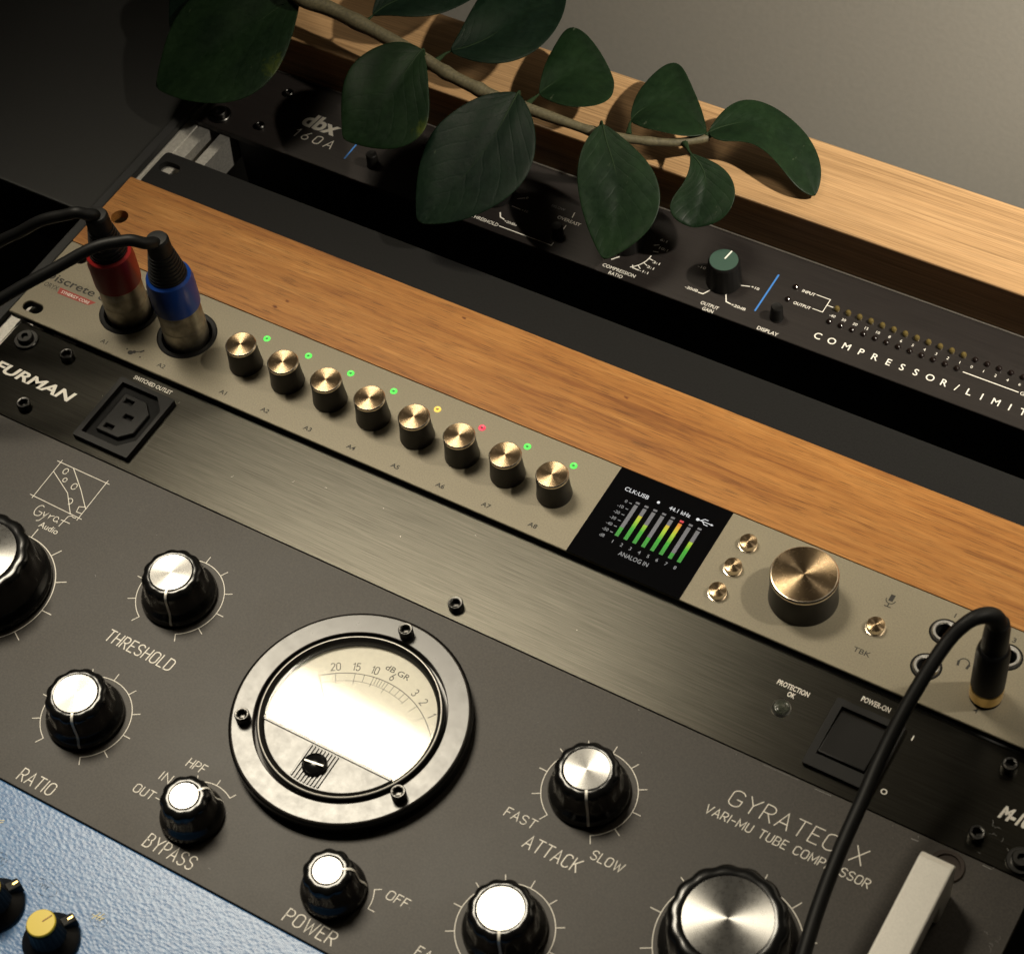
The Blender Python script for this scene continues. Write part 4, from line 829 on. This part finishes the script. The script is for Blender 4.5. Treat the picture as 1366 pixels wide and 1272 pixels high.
# leaf rims, base to tip along either side (mm)
LEAVES = {
 '1': ([(30.7, 189.1, 36.0), (21.5, 191.3, 34.8), (12.4, 193.6, 33.5), (3.4, 194.9, 32.1), (-5.0, 193.7, 29.9), (-12.6, 189.5, 27.1), (-18.7, 183.4, 23.9), (-23.1, 175.9, 20.7), (-25.4, 167.6, 17.6), (-25.2, 158.7, 14.9), (-23.1, 149.8, 12.5), (-20.4, 141.0, 10.2), (-17.5, 132.2, 8.0)],
  [(30.7, 189.1, 36.0), (35.5, 180.3, 34.3), (39.6, 171.3, 32.2), (42.8, 161.9, 29.9), (44.7, 152.4, 27.2), (43.8, 143.2, 24.1), (39.0, 135.6, 20.6), (31.2, 130.9, 17.4), (21.9, 128.6, 14.8), (12.1, 127.8, 12.5), (2.2, 128.2, 10.6), (-7.7, 129.8, 9.2), (-17.5, 132.2, 8.0)]),
 '0': ([(-7.3, 201.0, 36.0), (-12.1, 200.0, 34.5), (-17.0, 198.9, 32.9), (-21.5, 197.5, 31.3), (-25.6, 195.1, 29.3), (-29.1, 192.1, 27.2), (-32.4, 188.8, 25.1), (-34.8, 185.0, 22.9), (-36.2, 180.7, 20.6), (-36.5, 176.2, 18.5), (-35.0, 171.9, 16.8), (-32.6, 167.5, 15.4), (-30.1, 163.2, 14.0)],
  [(-7.3, 201.0, 36.0), (-3.3, 196.8, 35.0), (0.8, 192.7, 34.0), (3.4, 188.4, 32.6), (3.2, 183.7, 30.5), (1.2, 178.9, 27.8), (-1.1, 174.3, 25.2), (-4.5, 170.6, 22.8), (-8.9, 167.6, 20.5), (-13.8, 165.2, 18.3), (-18.9, 163.4, 16.4), (-24.4, 162.7, 14.9), (-30.1, 163.2, 14.0)]),
 '2': ([(104.9, 175.1, 43.0), (99.1, 176.3, 42.5), (93.3, 176.3, 41.5), (88.0, 174.5, 39.9), (83.4, 171.3, 37.8), (79.9, 167.0, 35.5), (77.9, 162.1, 33.2), (77.5, 156.6, 30.9), (78.6, 151.2, 28.9), (80.7, 145.8, 27.0), (83.2, 140.5, 25.2), (86.0, 135.4, 23.6), (88.9, 130.3, 22.0)],
  [(104.9, 175.1, 43.0), (110.3, 169.9, 41.8), (115.0, 164.1, 40.3), (119.3, 158.0, 38.5), (123.6, 151.9, 36.7), (127.1, 145.6, 34.7), (128.0, 139.4, 32.2), (124.8, 134.2, 29.5), (118.7, 130.9, 27.1), (111.5, 129.5, 25.3), (104.0, 129.2, 24.0), (96.5, 129.5, 22.9), (88.9, 130.3, 22.0)]),
 '3': ([(154.4, 172.0, 41.0), (147.8, 170.1, 39.3), (141.8, 167.4, 37.3), (136.9, 163.2, 34.9), (133.0, 157.9, 32.2), (129.7, 152.3, 29.5), (127.5, 146.4, 26.8), (127.1, 140.0, 24.1), (127.8, 133.5, 21.5), (129.5, 127.1, 19.1), (132.0, 120.9, 16.9), (135.1, 114.9, 14.9), (138.8, 109.1, 13.0)],
  [(154.4, 172.0, 41.0), (161.5, 167.3, 40.1), (167.8, 161.7, 38.7), (173.0, 155.3, 36.8), (176.9, 148.1, 34.4), (178.8, 140.6, 31.5), (178.0, 133.2, 28.3), (174.4, 126.6, 25.0), (168.9, 120.8, 21.9), (162.4, 116.1, 19.0), (155.1, 112.6, 16.6), (147.1, 110.4, 14.6), (138.8, 109.1, 13.0)]),
 '4': ([(111.8, 183.6, 37.0), (112.0, 189.8, 37.8), (112.0, 196.0, 38.6), (111.7, 202.3, 39.4), (111.3, 208.5, 40.1), (111.0, 214.7, 40.8), (111.0, 220.9, 41.6), (112.2, 226.8, 42.5), (114.8, 232.2, 43.3), (118.8, 236.0, 44.2), (124.4, 237.2, 44.8), (130.6, 237.2, 45.4), (136.9, 237.2, 46.0)],
  [(111.8, 183.6, 37.0), (119.7, 181.9, 37.5), (127.8, 181.0, 38.1), (135.7, 181.5, 38.9), (143.1, 184.0, 39.9), (149.0, 188.8, 41.1), (152.8, 195.5, 42.3), (154.4, 203.2, 43.4), (153.9, 211.2, 44.3), (151.7, 218.9, 45.1), (148.2, 226.0, 45.7), (143.2, 232.1, 45.9), (136.9, 237.2, 46.0)]),
 '5': ([(70.2, 186.6, 39.0), (68.2, 192.6, 39.4), (66.9, 198.7, 40.0), (66.9, 204.8, 40.7), (68.5, 210.6, 41.5), (71.6, 215.9, 42.4), (75.9, 220.1, 43.4), (81.0, 223.6, 44.3), (86.6, 226.0, 45.2), (92.6, 226.7, 46.0), (98.8, 226.4, 46.7), (105.1, 226.0, 47.3), (111.4, 225.6, 48.0)],
  [(70.2, 186.6, 39.0), (75.6, 188.0, 39.8), (81.3, 188.4, 40.4), (87.2, 188.8, 41.1), (92.9, 189.9, 41.9), (98.3, 191.9, 42.7), (103.2, 195.0, 43.6), (107.3, 199.0, 44.6), (110.8, 203.7, 45.5), (113.4, 208.8, 46.4), (114.2, 214.4, 47.1), (113.3, 220.0, 47.6), (111.4, 225.6, 48.0)]),
 '6': ([(158.7, 179.9, 34.0), (156.0, 186.6, 34.1), (153.7, 193.4, 34.3), (152.3, 200.4, 34.5), (151.5, 207.5, 34.7), (150.7, 214.6, 34.9), (151.6, 219.7, 35.1), (156.2, 220.2, 35.3), (162.5, 217.4, 35.6), (168.6, 213.5, 35.7), (174.3, 209.2, 35.9), (179.8, 204.5, 36.0), (184.8, 199.4, 36.0)],
  [(158.7, 179.9, 34.0), (162.9, 178.3, 34.1), (167.2, 176.9, 34.3), (171.6, 176.0, 34.5), (176.0, 175.6, 34.7), (180.4, 176.0, 34.9), (184.6, 177.2, 35.2), (188.1, 179.6, 35.4), (190.1, 183.2, 35.6), (190.4, 187.4, 35.8), (189.1, 191.5, 35.9), (187.1, 195.5, 36.0), (184.8, 199.4, 36.0)]),
 '7': ([(200.9, 184.1, 32.0), (197.7, 190.8, 32.0), (196.0, 197.9, 32.0), (195.9, 205.2, 32.1), (196.9, 212.6, 32.2), (199.2, 218.9, 32.3), (203.2, 221.4, 32.5), (208.3, 218.5, 32.6), (213.6, 213.3, 32.7), (218.9, 208.0, 32.8), (224.2, 202.8, 32.9), (229.1, 197.1, 32.9), (233.5, 191.1, 33.0)],
  [(200.9, 184.1, 32.0), (203.7, 182.7, 32.1), (206.6, 181.4, 32.2), (209.6, 180.6, 32.2), (212.7, 180.2, 32.3), (215.8, 180.2, 32.4), (218.9, 180.5, 32.5), (222.0, 181.2, 32.6), (224.8, 182.5, 32.6), (227.4, 184.1, 32.7), (229.9, 186.1, 32.8), (232.0, 188.4, 32.9), (233.5, 191.1, 33.0)]),
 '8': ([(232.7, 191.9, 32.0), (232.5, 199.3, 31.9), (233.5, 206.6, 31.5), (236.3, 212.9, 30.8), (241.5, 216.7, 29.5), (248.2, 217.7, 28.0), (255.3, 216.8, 26.4), (262.3, 214.7, 24.8), (268.9, 211.7, 23.3), (274.8, 207.4, 22.0), (279.7, 202.1, 20.9), (282.9, 195.7, 20.3), (284.3, 188.6, 20.0)],
  [(232.7, 191.9, 32.0), (236.6, 189.5, 31.1), (240.5, 188.9, 30.2), (244.5, 190.5, 29.3), (248.7, 192.4, 28.3), (253.2, 192.9, 27.2), (257.8, 191.9, 26.2), (262.3, 190.3, 25.2), (266.8, 188.6, 24.1), (271.3, 186.9, 23.1), (275.8, 185.9, 22.0), (280.3, 186.4, 21.0), (284.3, 188.6, 20.0)]),
 '9': ([(231.9, 178.2, 33.0), (233.5, 175.5, 31.5), (234.7, 172.6, 30.1), (235.2, 169.5, 28.7), (235.2, 166.3, 27.3), (234.7, 163.2, 26.1), (234.0, 160.0, 25.0), (233.9, 156.8, 23.7), (234.8, 154.1, 22.4), (237.1, 152.2, 21.1), (240.0, 151.5, 20.1), (243.2, 151.9, 19.4), (246.6, 152.7, 19.0)],
  [(231.9, 178.2, 33.0), (236.4, 178.5, 32.1), (240.8, 178.8, 31.2), (245.2, 178.7, 30.1), (249.3, 177.7, 28.8), (252.9, 175.7, 27.1), (255.6, 172.9, 25.2), (257.2, 169.2, 23.4), (257.5, 165.2, 21.6), (256.5, 161.2, 20.2), (254.0, 157.7, 19.4), (250.5, 155.0, 19.1), (246.6, 152.7, 19.0)]),
 '10': ([(193.9, 172.8, 39.0), (192.2, 168.1, 37.2), (191.4, 163.3, 35.1), (191.6, 158.5, 32.8), (192.7, 153.9, 30.3), (194.5, 149.5, 27.8), (197.0, 145.5, 25.3), (199.9, 141.7, 22.8), (203.1, 138.2, 20.3), (206.6, 134.9, 17.9), (210.4, 131.8, 15.6), (214.4, 129.0, 13.3), (218.6, 126.5, 11.0)],
  [(193.9, 172.8, 39.0), (200.4, 171.9, 37.1), (206.7, 170.6, 35.0), (213.0, 169.1, 32.8), (219.0, 167.0, 30.4), (224.2, 163.9, 27.7), (228.2, 159.6, 24.6), (230.7, 154.3, 21.5), (231.3, 148.4, 18.5), (229.9, 142.5, 16.0), (227.0, 136.8, 13.9), (223.1, 131.5, 12.3), (218.6, 126.5, 11.0)]),
}

# ================================================================== PLANT
STEM = [(15.0, 194.7, 42.0), (29.1, 185.8, 41.0), (37.1, 182.6, 40.0), (50.4, 183.4, 39.0), (76.0, 180.4, 38.0), (102.0, 175.8, 37.0), (119.8, 171.7, 37.0), (135.7, 170.2, 36.0), (145.3, 169.6, 36.0), (165.4, 169.8, 35.0), (179.4, 170.6, 34.0), (193.0, 171.8, 33.0), (208.5, 176.0, 32.0), (222.7, 182.4, 31.0), (233.6, 191.6, 30.0)]
pl = thing('leafy_branch', 'drooping branch of waxy dark green leaves lying over the wooden beam', 'plant', (140, 170, 36))
S3 = catmull(STEM, 8)
obj('stem', tube([p-Vector((140, 170, 36)) for p in S3], 2, 14, rf=lambda s: (4.1-2.5*s**.8)*(1+.05*math.sin(41*s)+sum(.20*math.exp(-((s-c)/.012)**2) for c in (.26, .42, .50, .60, .77, .88, .985)))), 'stem_bark', pl, (140, 170, 36), smooth=60)
def leaf(key, cup, arch, mat, yel=False):
    A, B = LEAVES[key]; A = [Vector(p) for p in A]; B = [Vector(p) for p in B]; n = len(A); m = 12
    base, tip_ = A[0], A[-1]; side = sum((b-a for a, b in zip(A, B)), Vector()); nrm = (tip_-base).cross(side).normalized()
    if nrm.z < 0: nrm = -nrm
    bm = bmesh.new(); rows = []; rng = random.Random(int(key)+3); ph = rng.uniform(0, 6)
    wmax = max((b-a).length for a, b in zip(A, B))
    for i in range(n):
        s = i/(n-1); row = []; wd = (B[i]-A[i]).length/wmax
        mid = (A[i]+B[i])*.5; strai = base.lerp(tip_, s)
        for j in range(m+1):
            f = j/m; x = 2*f-1; p = A[i].lerp(B[i], f)
            d = cup*wd*(abs(x)**.8-.4)+arch*math.sin(PI*s)*1.0
            d += .35*wd*math.sin(ph+9*s+5*abs(x))*min(1, 3*abs(x))          # side veins
            d += 1.0*wd*math.sin(ph*2+4.5*s)*x*abs(x)                       # uneven rim
            row.append(p+nrm*d)
        rows.append(row)
    V = [[bm.verts.new(p-base) for p in (r if 0 < i < n-1 else [r[m//2]])] for i, r in enumerate(rows)]
    for i in range(n-1):
        a, b = V[i], V[i+1]
        for j in range(m):
            if len(a) == 1: bm.faces.new((a[0], b[j], b[j+1]))
            elif len(b) == 1: bm.faces.new((a[j], a[j+1], b[0]))
            else: bm.faces.new((a[j], a[j+1], b[j+1], b[j]))
    ul = bm.loops.layers.uv.new('UVMap'); idx = {}
    for i, r in enumerate(V):
        for j, v in enumerate(r): idx[v] = (abs(2*j/m-1) if len(r) > 1 else 0, i/(n-1))
    for f in bm.faces:
        for lo in f.loops: lo[ul].uv = idx[lo.vert]
    bmesh.ops.recalc_face_normals(bm, faces=bm.faces)
    o = obj('leaf', bm, mat, pl, base, smooth=180)
    so = o.modifiers.new('thick', 'SOLIDIFY'); so.thickness = .55*S; so.offset = 0
    su = o.modifiers.new('smooth', 'SUBSURF'); su.levels = 2; su.render_levels = 2
    # midrib and petiole
    mp = [r[m//2]-base+nrm*.12 for r in rows[1:-1]]; near = min(S3, key=lambda p: (p-base).length)-base
    pts = catmull([near*.8, near*.45+nrm*.2, Vector((0, 0, 0)), mp[1], mp[3], mp[5], mp[7], mp[9]], 5)
    obj('midrib', tube(pts, 1, 8, rf=lambda s: 1.5*(1-s)**.8*(.28+.72*max(0, 1-3.2*s))+.10), 'leaf_vein', o, base, smooth=60)
for key, cup, arch, mat in (('0', 1.5, 2, 'leaf_deep'), ('1', 2.2, 3, 'leaf_yellow_blotch'), ('2', 1.6, 2.5, 'leaf_blotched'), ('3', 1.6, 2.5, 'leaf_deep'), ('4', 2, 3, 'leaf_deep'), ('5', 2, 3, 'leaf_deep'),
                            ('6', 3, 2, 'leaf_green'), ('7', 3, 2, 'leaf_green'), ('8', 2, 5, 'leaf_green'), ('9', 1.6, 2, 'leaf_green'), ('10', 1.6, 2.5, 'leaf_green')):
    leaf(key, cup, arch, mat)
